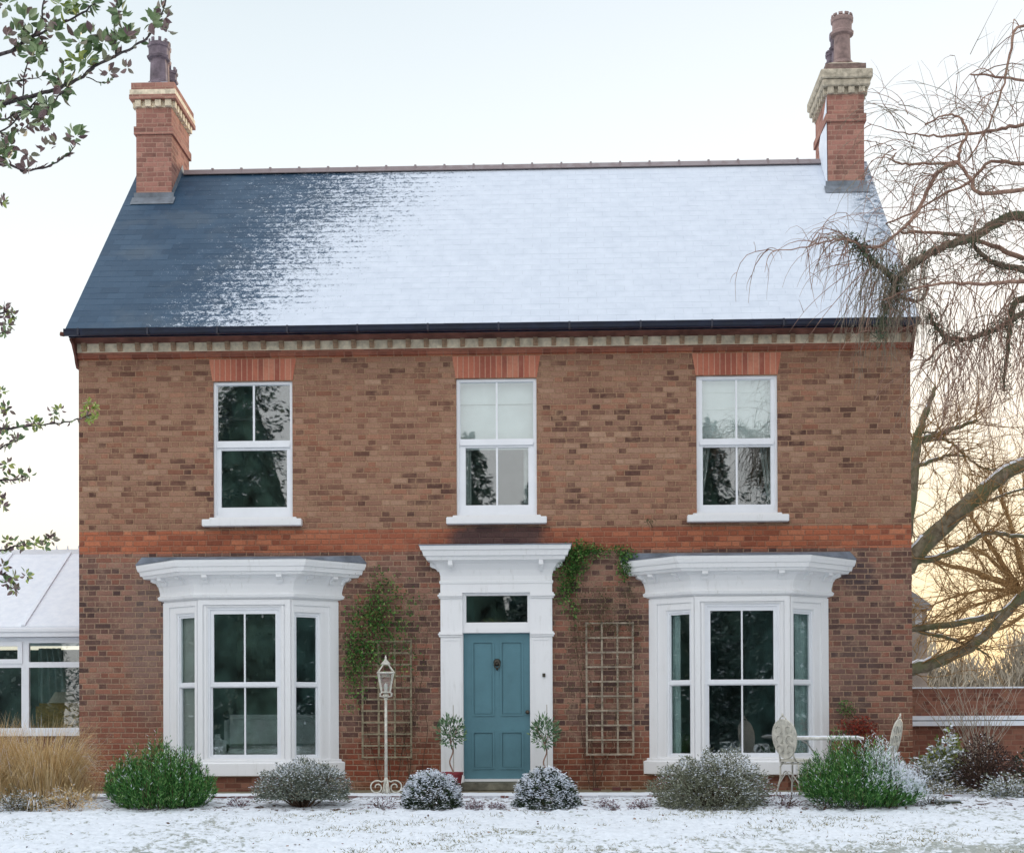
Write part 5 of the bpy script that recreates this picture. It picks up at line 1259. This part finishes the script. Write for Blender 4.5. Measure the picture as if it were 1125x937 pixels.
def limb(b, px_pts, Y, r0, r1, n=8, wob=0.02, mi=0):
    """limb surveyed from the photograph: (x, y[, depth offset])"""
    P = [at(q[0], q[1], Y+(q[2] if len(q) > 2 else 0)) for q in px_pts]; out_ = []
    for i in range(len(P)-1):
        a, c = P[i], P[i+1]; p0 = P[i-1] if i else a; p3 = P[i+2] if i+2 < len(P) else c
        for k in range(5):
            u = k/5; q = 0.5*((2*a)+(-p0+c)*u+(2*p0-5*a+4*c-p3)*u*u+(-p0+3*a-3*c+p3)*u**3); out_.append(q+rv(wob*0.5))
    out_.append(P[-1]); m = len(out_)-1
    rr = [(r0+(r1-r0)*i/m)*rng.uniform(0.92, 1.08) for i in range(m+1)]
    b.tube(out_, rr, n, mi); return out_, rr
def snow_on(b, pts, rr, skip=0.25):
    """ridge of snow on the upper side of a limb"""
    run = []; 
    def flush():
        if len(run) > 2: b.tube([q for q, _ in run], [max(0.004, w) for _, w in run], 6)
        run.clear()
    for q, r in zip(pts, rr):
        if rng.random() < skip: flush(); continue
        run.append((q+V3(-0.2*r, -0.12*r, r*0.72), r*0.42))
    flush()

# ---- the weeping tree right of the house, reaching in front of it
wt = thing('weeping_tree', 'bare weeping tree with drooping reddish twigs hanging in front of the right roof corner', 'tree', (7.9, -4.2, gz(0, -4.2)))
WX, WY = 7.9, -4.2
def WB(b, name, mat):
    b.v = [(x-WX, y-WY, z-gz(0, -4.2)) for x, y, z in b.v]; return b.build(name, mat, wt, True)
b = MB()
b.tube([(WX,WY,-0.4),(WX+0.05,WY,0.6),(WX-0.05,WY+0.05,2.2),(WX+0.02,WY,3.6),(WX-0.1,WY,4.8),(WX-0.1,WY+0.1,6.0),(WX,WY+0.05,7.2),(WX+0.15,WY,8.3)], [0.34,0.26,0.22,0.20,0.16,0.12,0.07,0.02], 12)
WB(b, 'trunk', M['moss_bark'])
Yw = -4.2
mossy = MB(); red = MB(); allp = []
spec = [ # pts (x,y,dy), r0, r1, mossy?
 ([(1290,330),(1200,262),(1125,238),(1093,246),(1067,262,-.1),(1040,270,-.2),(1013,283,-.3),(995,299,-.3),(984,312,-.35)], 0.062, 0.030, 1),
 ([(1290,345),(1200,318),(1125,297,.3),(1096,291,.3),(1077,278,.3),(1064,262,.3)], 0.045, 0.02, 1),
 ([(1285,240),(1200,205),(1125,209,-.3),(1077,213,-.3),(1066,196,-.3),(1053,178,-.3),(1056,160,-.3),(1061,150,-.3),(1062,140,-.3),(1052,127,-.3),(1035,128,-.3),(1016,137,-.3)], 0.026, 0.008, 0),
 ([(1053,178,-.3),(1035,186,-.3),(1027,195,-.3),(1018,212,-.3),(1011,227,-.35),(998,246,-.4),(989,254,-.4),(970,268,-.5),(955,273,-.5),(930,263,-.6),(914,264,-.7),(895,269,-.7),(868,275,-.8),(841,275,-.8)], 0.026, 0.004, 0),
 ([(985,310,-.35),(972,298,-.4),(955,285,-.45),(948,275,-.5),(940,265,-.5),(925,262,-.5)], 0.035, 0.012, 1),
 ([(1290,420),(1200,335),(1125,345),(1107,355,.2),(1085,365,.2),(1061,373,.2),(1045,372,.2),(1035,367,.2),(1026,355,.2),(1022,345,.2)], 0.038, 0.016, 1),
 ([(1040,372,.2),(1028,384,.2),(1018,396,.2),(1012,404,.2)], 0.018, 0.010, 0),
 ([(990,300,-.2),(985,320,-.2),(1000,330,-.2),(1013,328,-.2),(1019,318,-.2),(1018,312,-.2)], 0.022, 0.012, 0),
 ([(1125,180,.4),(1090,178,.4),(1064,201,.4),(1040,212,.4),(1000,235,.4),(973,246,.4)], 0.022, 0.008, 0),
 ([(1200,110,-.4),(1125,89,-.4),(1095,84,-.4),(1066,82,-.4)], 0.02, 0.008, 0),
 ([(1200,140,.2),(1125,137,.2),(1095,143,.2),(1062,147,.2),(1035,150,.2),(1011,148,.2),(980,144,.2),(953,135,.2)], 0.025, 0.003, 0),
 ([(1053,178,.1),(1020,180,.1),(995,180,.1),(980,177,.1),(985,168,.1)], 0.017, 0.008, 0),
 ([(985,165,.1),(972,158,.1),(955,156,.1)], 0.006, 0.003, 0),
 ([(1125,285,.5),(1090,270,.5),(1050,258,.5),(1020,256,.5),(990,255,.5)], 0.030, 0.014, 0),
 ([(1125,310,-.5),(1080,312,-.5),(1040,311,-.5),(1000,318,-.5),(970,330,-.5)], 0.022, 0.008, 0),
 ([(1160,330,.5),(1118,330,.5),(1110,360,.5),(1106,390,.5),(1103,430,.5)], 0.05, 0.012, 1),
 ([(1200,60,.2),(1125,28,.2),(1110,60,.2),(1100,100,.2),(1085,140,.2),(1060,180,.2)], 0.02, 0.006, 0),
 ([(984,312,-.35),(978,330,-.4),(970,350,-.4),(965,372,-.4)], 0.03, 0.010, 1),
]
for pts, r0, r1, ms in spec:
    P, rr = limb(mossy if ms else red, pts, Yw, r0, r1, 7 if ms else 5, 0.012); allp.append((P, rr, ms))
    if pts[0][0] >= 1120:      # carry the limb back to the trunk
        e_ = P[0]; tz = max(1.8, min(6.6, e_.z-0.9)); a_ = V3(WX-0.05, WY, tz); d_ = (P[0]-P[1]).normalized()
        m1 = a_.lerp(e_, 0.35)+V3(0, 0, 0.22); m2 = a_.lerp(e_, 0.75)+V3(0, 0, 0.16)
        (mossy if ms else red).tube([a_, m1, m2, e_], [r0*1.8, r0*1.35, r0*1.1, rr[0]], 8)
WB(mossy, 'limb', M['moss_bark']); WB(red, 'branch', M['twig_red'])
fine = MB(); grey = MB()
flat = [(P[i], (P[min(i+1, len(P)-1)]-P[max(i-1, 0)]).normalized(), rr[i]) for P, rr, ms in allp for i in range(len(P))]
vis = [q for q in flat if q[0].x < at(1150, 300, Yw).x]
for i in range(380):      # hanging twigs
    p, d, r = rng.choice(vis); L = rng.uniform(0.35, 1.3)
    if p.x < at(985, 300, Yw).x: L *= 0.6
    if p.z > at(1100, 200, Yw).z and rng.random() < 0.55: continue
    tgt = red if False else (fine if rng.random() < 0.7 else grey)
    twig(tgt, p, V3(rng.uniform(-0.9, 0.6), rng.uniform(-0.6, 0.6), rng.uniform(-0.4, 0.6)), L, rng.uniform(0.0045, 0.008), 1.5, 0.22, 7, 2, 0.4, 1)
for i in range(130):      # curtain over the eaves corner
    p = at(rng.uniform(935, 1006), rng.uniform(285, 345), Yw-0.3+rng.uniform(-.3, .3)); s = p+V3(rng.uniform(0.0, 0.25), 0, rng.uniform(0.05, 0.4))
    twig(grey, s, V3(rng.uniform(-0.5, 0.1), rng.uniform(-.2, .2), -0.8), rng.uniform(0.5, 1.05), rng.uniform(0.0035, 0.006), 1.1, 0.16, 6, 2, 0.35, 1)
for i in range(120):      # long hanging strands, right edge
    p = at(rng.uniform(1030, 1150), rng.uniform(290, 400), Yw+rng.uniform(-.6, .8))
    twig(fine, p, V3(rng.uniform(-0.5, 0.2), rng.uniform(-.2, .2), -0.8), rng.uniform(0.7, 1.7), rng.uniform(0.004, 0.0075), 1.1, 0.45, 9, 3, 0.35, 1)
for (xa, ya, xb, yb) in ((955,286,868,356),(950,284,886,300),(948,300,880,378),(960,300,905,385),(940,268,878,252),(930,264,905,240),(958,292,915,352),(962,310,930,392)):
    a_, c_ = at(xa, ya, Yw-0.45), at(xb, yb, Yw-0.5); twig(fine if rng.random() < 0.5 else grey, a_, (c_-a_)+V3(0,0,0.12), (c_-a_).length*1.05, 0.006, 0.25, 0.05, 9, 1, 0.3, 1)
for i in range(7):       # tips spraying out left over the snowy roof
    p = at(rng.uniform(928, 960), rng.uniform(262, 300), Yw-0.5); a = rng.uniform(-2.9, -2.2)
    twig(fine, p, V3(-1.0, rng.uniform(-.2, .2), rng.uniform(-0.1, 0.35)), rng.uniform(0.35, 1.0), 0.0055, 0.9, 0.12, 8, 1, 0.4, 1)
for i in range(170):      # arching whips above
    p = at(rng.uniform(985, 1140), rng.uniform(110, 330), Yw+rng.uniform(-.5, .5))
    twig(fine if rng.random() < 0.6 else grey, p, V3(rng.uniform(-0.9, 0.8), rng.uniform(-.4, .4), rng.uniform(0.0, 0.8)), rng.uniform(0.4, 1.1), rng.uniform(0.004, 0.0065), 0.7, 0.25, 6, 2, 0.45, 1)
for x0_, y0_, x1_, y1_ in ((1040,130,1125,20),(1075,75,1125,8),(1066,60,1098,0),(1050,82,1080,62),(1028,100,1060,70),(1060,170,1040,95),(1035,155,1000,68),(1062,150,1033,70),(1090,140,1110,40),(1100,130,1084,30)):
    a, c = at(x0_, y0_, Yw-0.2), at(x1_, y1_, Yw-0.2); twig(grey, a, (c-a), (c-a).length, 0.005, 0.05, 0.06, 8, 1, 0.35, 1)
WB(fine, 'twig', M['twig_red']); WB(grey, 'twig', M['twig_grey'])
# needle-like moss tufts on the heavy limb
P_ = []; 
for P, rr, ms in allp:
    if ms:
        for q, r in zip(P, rr):
            if q.x < at(1140, 300, Yw).x:
                for _ in range(26): P_.append(q+rv(0.035+r*0.4))
P_ = np.array([tuple(q) for q in P_])-np.array([WX, WY, gz(0, -4.2)])
quads('moss', leaf_quads(P_, nr.normal(size=P_.shape)+np.array([0, 0, -0.5]), nr.uniform(0.03, 0.07, len(P_)), 0.012), leaf_mat('hanging_moss', [(0,lin(48,62,52)),(0.6,lin(76,92,70)),(1,lin(104,116,92))], 0.8), None, wt)

# ---- the big tree behind the house corner
Yt = 8.5
def back_tree(name, label, bx_, specs, ntw, hub, Yt, seed, zmin, mats=('limb_bark', 'brown_twig'), trunk_r=0.3, snow=True, region=None):
    q0 = at(bx_, 800, Yt); t = thing(name, label, 'tree', (q0.x, Yt, 0.0), 0, None)
    def B(b, nm, mat):
        b.v = [(x-q0.x, y-Yt, z) for x, y, z in b.v]; return b.build(nm, mat, t, True)
    b = MB(); h = at(*hub, Yt); b.tube([(q0.x, Yt, -0.5), (q0.x, Yt, h.z*0.5), tuple(h)], [trunk_r, trunk_r*0.8, trunk_r*0.6], 12); B(b, 'trunk', M[mats[0]])
    lb, sb, ps = MB(), MB(), []
    for pts, r0, r1 in specs:
        P, rr = limb(lb, pts, Yt, r0, r1, 8, 0.02); ps += [(P[i], rr[i], (P[min(i+1, len(P)-1)]-P[max(i-1, 0)]).normalized()) for i in range(len(P))]
        if snow and r0 > 0.03: snow_on(sb, P, rr)
    B(lb, 'limb', M[mats[0]])
    if sb.v: B(sb, 'limb_snow', M['snow'])
    tb_ = MB(); xm_ = at(1150, 600, Yt).x
    ps = [q for q in ps if q[0].x < xm_ and q[0].x > at(985, 600, Yt).x]
    for i in range(ntw):
        p, r, d = rng.choice(ps)
        twig(tb_, p, d*0.6+V3(rng.uniform(-0.9, 1.0), rng.uniform(-.6, .6), rng.uniform(-0.6, 0.9)), rng.uniform(0.5, 1.8), min(r*0.6, rng.uniform(0.008, 0.018)), -0.15, 0.3, 7, 3, 0.5, 2)
    B(tb_, 'twig', M[mats[1]])
    return t
M['brown_twig'] = bark_mat('warm_brown_twig', lin(124,98,66), lin(176,142,98))
back_tree('bare_tree', 'bare tree with thick snow lined grey limbs rising from behind the right house corner', 978, [
  ([(978,700),(990,640),(1003,612),(1040,575),(1075,545),(1105,520),(1150,500),(1200,480)], 0.19, 0.12),
  ([(980,742),(1003,735),(1040,722),(1080,700),(1105,672),(1140,640)], 0.13, 0.09),
  ([(982,694),(1003,690),(1050,685),(1090,675),(1135,655)], 0.075, 0.05),
  ([(985,640),(996,570),(1003,520),(1008,480),(1018,450),(1028,425)], 0.17, 0.03),
  ([(1006,485),(1022,480),(1040,474),(1057,468),(1073,462)], 0.06, 0.03),
  ([(1008,512),(1030,504),(1045,500),(1062,501)], 0.045, 0.015),
  ([(1010,474),(1025,475),(1032,470),(1037,462),(1039,448)], 0.025, 0.012),
  ([(1012,486),(1035,482),(1050,490),(1060,500),(1078,513),(1095,516)], 0.035, 0.015),
  ([(1003,618),(1030,612),(1050,605),(1068,595),(1085,585),(1110,588),(1140,592)], 0.065, 0.03),
  ([(1010,612),(1020,598),(1040,580),(1060,562),(1080,552),(1130,535)], 0.06, 0.02),
  ([(1000,692),(1030,698),(1055,705),(1075,712),(1090,725)], 0.04, 0.015),
  ], 230, (985, 640), Yt, 1, 0)
back_tree('bare_tree', 'warm brown bare tree fanning fine branches at the right frame edge beyond the garden wall', 1165, [
  ([(1165,720),(1140,670),(1118,648),(1090,636),(1060,625),(1030,618),(1008,612)], 0.12, 0.02),
  ([(1140,670),(1115,640),(1095,610),(1075,580),(1062,560),(1055,540)], 0.08, 0.015),
  ([(1140,670),(1122,620),(1112,580),(1100,545),(1092,510)], 0.08, 0.015),
  ([(1118,650),(1090,648),(1060,652),(1035,660),(1012,672)], 0.05, 0.01),
  ([(1140,665),(1100,690),(1060,700),(1020,705)], 0.05, 0.01),
  ([(1145,670),(1130,600),(1128,560),(1120,500)], 0.06, 0.01),
  ([(1118,648),(1100,625),(1075,605),(1045,600),(1015,605)], 0.05, 0.01),
  ([(1118,648),(1085,660),(1050,672),(1018,690)], 0.04, 0.01),
  ], 300, (1140, 670), 13.0, 2, 0, ('brown_twig', 'brown_twig'), 0.25, False)

# ---- far hedge line beyond the walls
def far_band(name, label, Y, x0, x1, zt_px, n, mat, dens=1.0):
    a, c = at(x0, 750, Y), at(x1, 750, Y); top_ = at(x0, zt_px, Y).z
    X = nr.uniform(a.x, c.x, n); u = nr.random(n); H = top_*(0.72+0.2*np.sin(X*0.9)+0.12*np.sin(X*2.7+1)); Z = u*H; Yy = Y+nr.normal(size=n)*1.2
    C = np.stack([X, Yy, Z], 1); d = nr.normal(size=(n, 3))*0.5+np.array([0, 0, 1.0])
    return tag(quads(name, leaf_quads(C, d, nr.uniform(0.4, 1.3, n), nr.uniform(0.03, 0.09, n)), mat), label, 'hedge', None, 'stuff')
far_band('far_hedge', 'pale grey brown mass of distant bare hedge trees beyond the garden wall', 46, 985, 1330, 690, 16000, leaf_mat('far_twig', [(0,lin(130,120,106)),(1,lin(176,166,148))], 0.9))

# ---- evergreen tree at the left, branches close to the camera
hx, hy = at(-330, 400, -14.5).x, -14.5
ht = thing('evergreen_tree', 'leafy evergreen branches reaching in close to the camera from the left edge', 'tree', (hx, hy, gz(0, hy)))
def HB(b, nm, mat, sm=True):
    b.v = [(x-hx, y-hy, z-gz(0, hy)) for x, y, z in b.v]; return b.build(nm, mat, ht, sm)
b = MB(); b.tube([(hx,hy,-0.8),(hx+0.03,hy,1.2),(hx-0.02,hy,2.6),(hx+0.05,hy,4.2)], [0.16,0.13,0.10,0.05], 12); HB(b, 'trunk', M['brown_bark'])
Yh = -15.0
b = MB(); H = []
hs_ = [([(-330,250,.5),(-120,150,.2),(0,115),(47,103),(77,92),(110,70),(141,55),(162,41),(178,14),(184,-12)], 0.009, 0.0018),
 ([(-330,170,.5),(-120,100,.2),(0,61),(26,45),(63,28),(94,12),(115,-6)], 0.008, 0.0025),
 ([(-330,330,.5),(-100,190,.1),(0,181),(28,188),(52,183),(73,171),(86,155)], 0.006, 0.0012),
 ([(-120,100,.2),(-30,90),(0,92),(30,88),(54,81)], 0.003, 0.0013),
 ([(-100,150,.1),(-20,140),(0,145),(25,125),(47,103)], 0.004, 0.002),
 ([(-60,140),(0,132),(20,124),(40,120)], 0.004, 0.002),
 ([(25,45),(45,30),(48,0),(50,-10)], 0.004, 0.002), ([(25,110),(26,85),(30,70)], 0.003, 0.002),
 ([(128,60),(126,40),(126,20),(130,-5)], 0.004, 0.002), ([(95,85),(115,92),(125,85)], 0.002, 0.001), ([(60,95),(68,75),(70,68)], 0.003, 0.002),
 ([(77,92),(62,110),(50,125),(40,135)], 0.003, 0.002),([(0,150),(15,148),(35,135)], 0.003, 0.001),
 ([(-330,560,.5),(-120,470,.1),(-10,471),(30,468),(60,465),(85,461),(99,455)], 0.006, 0.0012),
 ([(-330,400,.5),(-60,370,.1),(-8,350),(8,342),(16,350)], 0.006, 0.0012),
 ([(-120,470,.1),(-20,525),(5,527),(28,524)], 0.006, 0.0015),
 ([(-330,640,.5),(-120,600,.1),(-10,605),(16,600),(37,597),(57,590)], 0.006, 0.0012), ([(-60,604),(-10,625),(10,635),(18,650)], 0.004, 0.0015),
 ([(-120,470,.1),(-25,440),(2,448),(8,452)], 0.005, 0.002),([(-40,200,.1),(-10,220),(4,222)], 0.004, 0.001),([(-40,468),(-8,492),(12,486),(20,483)], 0.004, 0.001),
 ([(-30,525),(-6,540),(3,548)], 0.003, 0.001),([(-30,360),(-5,368),(6,364)], 0.003, 0.001)]
for pts, r0, r1 in hs_:
    P, rr = limb(b, pts, Yh, r0, r1, 6, 0.004); H.append(P)
HB(b, 'branch', bark_mat('dark_twig_bark', lin(66,60,62), lin(104,96,98), None, 60))
lb = MB()
def hleaf(p, d, L, W, mi):
    d = d.normalized(); s = d.cross(rv()).normalized(); n_ = d.cross(s); cup = W*rng.uniform(0.15, 0.4)
    row = [(0.0, 0.08), (0.22, 0.75), (0.48, 1.0), (0.75, 0.68), (1.0, 0.02)]
    vs, fs = [], []
    for u, w_ in row:
        c_ = p+d*L*u-n_*(0.10*L*u*u); vs += [c_-s*W*w_/2+n_*cup*w_, c_, c_+s*W*w_/2+n_*cup*w_]
    for i in range(4):
        fs += [(3*i, 3*i+1, 3*i+4, 3*i+3), (3*i+1, 3*i+2, 3*i+5, 3*i+4)]
    lb.add(vs, fs, None, mi)
cl = [(27,22,12,1),(18,40,10,1),(37,40,13,1),(37,56,12,1),(42,60,9,1),(87,45,13,1),(100,42,12,1),(113,47,9,1),(84,66,13,2),(95,68,10,2),(131,14,9,1),(130,45,9,1),(140,40,6,1),(166,24,9,1),(66,88,9,1),(68,98,10,1),
      (35,118,12,1),(48,128,11,1),(50,115,7,1),(18,136,6,0),(12,160,12,1),(4,165,10,1),(82,150,8,1),(7,5,12,1),(68,5,12,2),(80,4,10,2),(100,2,8,1),(5,108,9,1),(8,175,6,1),
      (54,25,6,0),(60,35,7,1),(125,60,6,0),(30,140,5,0),(45,145,5,0),(32,170,6,0),(50,160,5,0),(62,158,5,0),(30,185,4,0),(8,40,6,0),(140,75,5,0),(120,80,5,0),(178,10,5,0),(180,20,5,0),(184,33,3,0),(126,18,5,0)]
for px, py, r, kind in cl:
    n_ = 16 if kind else 8
    for _ in range(n_):
        a = rng.uniform(0, 6.28); q = at(px+r*0.75*rng.random()*math.cos(a), py+r*0.75*rng.random()*math.sin(a), Yh+rng.uniform(-.06,.06))
        d = V3(math.cos(a), rng.uniform(-0.8,0.5), -math.sin(a)+0.45)
        L = rng.uniform(0.027, 0.047) if kind else rng.uniform(0.020, 0.036)
        hleaf(q, d, L, L*rng.uniform(0.5, 0.7), (2 if rng.random() < 0.25 and kind == 1 else (1 if kind == 2 and rng.random() < 0.55 else 0)) if kind else 2)
for P in H:                 # single leaves along the shoots
    for i in range(3, len(P)-1):
        if P[i].x < at(-15, 300, Yh).x: continue
        for _ in range(2 if rng.random() < 0.75 else 1):
            d = (P[min(i+1, len(P)-1)]-P[i]).normalized()+rv(0.75); L = rng.uniform(0.016, 0.032); hleaf(P[i], d, L, L*rng.uniform(0.35, 0.5), rng.choice((0, 2, 2)))
sm_ = [(3,221,5),(5,339,5),(13,347,6),(5,365,5),(8,358,4),(2,430,4),(8,450,6),(5,467,9),(4,478,8),(19,483,5),(37,464,6),(42,467,5),(59,455,6),(65,451,5),(8,510,6),(11,525,6),(22,524,6),(32,522,5),(0,547,6),(3,556,4),
       (16,598,6),(8,594,4),(37,595,5),(56,592,6),(3,622,7),(8,640,5),(29,632,6),(14,633,4),(16,648,5),(27,600,3),(48,600,3)]
for px, py, r in sm_:
    for _ in range(13):
        a = rng.uniform(0, 6.28); q = at(px+r*0.8*rng.random()*math.cos(a), py+r*0.8*rng.random()*math.sin(a), Yh+rng.uniform(-.05,.05))
        L = rng.uniform(0.014, 0.026); hleaf(q, V3(math.cos(a), rng.uniform(-.6,.6), -math.sin(a)+0.3), L, L*rng.uniform(0.4, 0.6), rng.choice((0, 2, 2, 1)))
for _ in range(60):
    a = rng.uniform(0, 6.28); r = 10*rng.random()**0.5; q = at(99+r*0.9*math.cos(a), 452+r*1.2*math.sin(a), Yh); L = rng.uniform(0.014, 0.024); hleaf(q, rv(), L, L*0.45, 1)
HB(lb, 'foliage', [leaf_mat('holly_green', [(0,lin(72,96,60)),(0.5,lin(114,138,92)),(0.9,lin(156,172,130)),(1,lin(190,198,170))], 0.35, 0.5),
                   leaf_mat('holly_lime', [(0,lin(124,146,66)),(0.6,lin(160,174,86)),(1,lin(190,192,116))], 0.35, 0.5),
                   leaf_mat('holly_bronze', [(0,lin(104,78,84)),(0.5,lin(138,114,114)),(1,lin(134,138,110))], 0.4, 0.4)], False)

# ---- trees across the lawn behind the camera: what the windows mirror
G['conifer'] = leaf_mat('conifer_spray', [(0,(0.05,0.10,0.09,1)),(0.6,(0.12,0.19,0.17,1)),(1,(0.26,0.33,0.30,1))], 0.6)
WP, WM = [], []; tb_ = MB()
def conifer(x, y, h, rr_, n=9500):
    gz0 = gz(0, max(y, -20)); tb_.tube([(x,y,gz0-0.5),(x+0.1,y,h*0.5),(x,y,h*0.97)], [0.3,0.18,0.03], 8)
    P, D_, mi = [], [], []; nb_ = 130; a0 = rng.uniform(0, 6.28)
    for i in range(nb_):
        u = (i+0.5)/nb_; z = h*(0.04+0.94*u); L = rr_*(1-u)**0.7*rng.uniform(0.55, 1.2); a = a0+i*2.399+rng.uniform(-.4,.4)
        k = int(n/nb_); s_ = nr.random(k)**0.6; lat = nr.normal(size=k)*0.22*L*(1.15-s_)
        ca, sa = math.cos(a), math.sin(a)
        P.append(np.stack([x+ca*L*s_-sa*lat, y+sa*L*s_+ca*lat, z-0.28*L*s_**2+0.15*nr.normal(size=k)], 1))
        D_.append(np.stack([ca-sa*nr.normal(size=k)*0.6, sa+ca*nr.normal(size=k)*0.6, -0.4+0.35*nr.normal(size=k)], 1))
        mi.append((nr.random(k) < (0.40 if math.sin(i*0.9+x) > 0.4 else 0.05)).astype(int))
    P, D_, mi = np.concatenate(P), np.concatenate(D_), np.concatenate(mi)
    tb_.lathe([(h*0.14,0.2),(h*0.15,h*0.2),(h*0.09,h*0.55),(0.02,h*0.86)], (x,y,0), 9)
    WP.append(leaf_quads(P, D_, nr.uniform(0.16, 0.34, len(P))*np.where(mi == 1, 0.6, 1), nr.uniform(0.07, 0.15, len(P)), np.tile([0.0, 0.0, 1.0], (len(P), 1))+nr.normal(size=P.shape)*0.4)); WM.append(mi)
for x, y, h in [(-11,-35,17),(9.5,-35,14),(-16.5,-38,16.5),(-7.4,-37,14.5),(-21,-35,14.5),(14.6,-38,15.5),(5.2,-38,12.4),(19.5,-36,14),(-2.9,-41,13.2),(0.9,-43,13.0),(2.9,-41,11.6),(-27,-31,14),(25,-32,14.5),(-29,-27,13),(28,-27,13),(-13.5,-44,16),(12,-45,16),(7.2,-43,14),(-8.8,-45,15),(-4.5,-47,12.5),(17,-47,15.5),(3.6,-47,13),(-0.5,-50,12.6),
                ]+[(s*(27+1.5*((k*7)%3)), -24+3.1*k, 12+((k*5)%4)) for k in range(9) for s in (-1, 1)]:
    conifer(x, y, h, h*0.30)
wd_ = quads('far_wood', np.concatenate(WP), [G['conifer'], M['snow']], np.concatenate(WM))
tag(wd_, 'dense dark evergreen wood with snow on its boughs across the lawn, mirrored in the windows', 'wood', None, 'stuff')
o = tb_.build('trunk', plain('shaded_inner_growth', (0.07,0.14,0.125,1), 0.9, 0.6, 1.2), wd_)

# ================================================================ ROOM FURNITURE seen through the glass
def soft(b, x0, x1, y0, y1, z0, z1): b.box(x0, x1, y0, y1, z0, z1)
t = thing('sofa', 'pale sofa with rounded arms inside the left bay window room', 'sofa', (-3.0, 0.95, 0.153), R(14))
b = MB(); b.box(-0.85, 0.85, -0.4, 0.4, 0.12, 0.42); bevel(b.build('seat', plain('pale_upholstery', (0.72,0.78,0.78,1), 0.95), t), 0.06, 3)
b = MB(); b.box(-0.85, 0.85, 0.28, 0.5, 0.40, 0.90); bevel(b.build('backrest', bpy.data.materials['pale_upholstery'], t), 0.08, 3)
for s in (-1, 1):
    b = MB(); b.box(s*0.95-0.12, s*0.95+0.12, -0.42, 0.46, 0.1, 0.62); bevel(b.build('armrest', bpy.data.materials['pale_upholstery'], t), 0.08, 3)
t = thing('armchair', 'ochre patterned armchair behind the conservatory glass', 'armchair', (at(72, 790, 2.3).x, 2.3, 0.08), R(5))
mo = plain('ochre_fabric', lin(140,112,52), 0.95, 0.3, 30)
b = MB(); b.box(-0.35, 0.35, -0.3, 0.3, 0.15, 0.45); bevel(b.build('seat', mo, t), 0.05, 2)
b = MB(); b.box(-0.35, 0.35, -0.42, -0.28, 0.15, at(72,772,2.0).z-0.08); bevel(b.build('backrest', mo, t), 0.05, 2)
t = thing('table_lamp', 'small table lamp with pale tapered shade inside the conservatory', 'lamp', (at(70, 765, 2.75).x, 2.75, 0.08))
zl = at(70, 772, 2.75).z-0.08
b = MB(); b.lathe([(0.02,0),(0.12,0.01),(0.02,0.03),(0.02,zl),(0.01,zl+0.02)], n=12); b.build('lamp_base', M['dark_pot'], t)
b = MB(); b.lathe([(0.24,zl),(0.13,zl+0.17)], n=24); b.build('lamp_shade', plain('cream_shade', (0.62,0.58,0.46,1), 0.8), t)

# ================================================================ LAWN DETAIL
def in_view(n, y0, y1):
    Y = nr.uniform(y0, y1, n); half = (Y+DIST)*0.36+0.4; X = 0.988-0.04*(Y+DIST)+nr.uniform(-1, 1, n)*half; return X, Y
X, Y = in_view(60000, -9.5, -3.1)
f = np.sin(X*1.3+0.7*Y)+np.sin(X*2.9-Y*3.1+2)+0.8*np.sin(X*6.1+Y*8.3)+0.7*np.sin(X*0.5+1.0)+nr.normal(size=len(X))*0.5
k = f > 1.35; X, Y = X[k], Y[k]; Z = np.array([ground_z(a, c) for a, c in zip(X, Y)])
d = nr.normal(size=(len(X), 3))*np.array([0.7, 0.7, 0.15])+np.array([0, 0, 0.55])
tag(quads('grass', leaf_quads(np.stack([X, Y, Z], 1), d, nr.uniform(0.02, 0.06, len(X)), nr.uniform(0.004, 0.008, len(X))), leaf_mat('lawn_blade', [(0,lin(74,82,52)),(0.5,lin(118,116,78)),(0.8,lin(150,138,100)),(1,lin(176,166,134))], 0.8)),
    'short green and straw grass blades poking through the snow on the lawn', 'grass', None, 'stuff')
X, Y = in_view(420, -9.5, -3.0); Z = np.array([ground_z(a, c) for a, c in zip(X, Y)])+0.012
cl_ = nr.random(len(X)) < 0.5
tag(quads('fallen_leaves', leaf_quads(np.stack([X, Y, Z], 1), nr.normal(size=(len(X), 3))*np.array([1, 1, 0.3]), nr.uniform(0.02, 0.055, len(X)), nr.uniform(0.015, 0.03, len(X)), np.tile([0, 0, 1.0], (len(X), 1))+nr.normal(size=(len(X), 3))*0.5),
    leaf_mat('dead_leaf', [(0,lin(54,40,34)),(0.5,lin(96,66,46)),(0.8,lin(132,84,56)),(1,lin(150,120,90))], 0.8)), 'dead brown leaves scattered over the snowy lawn', 'leaves', None, 'stuff')
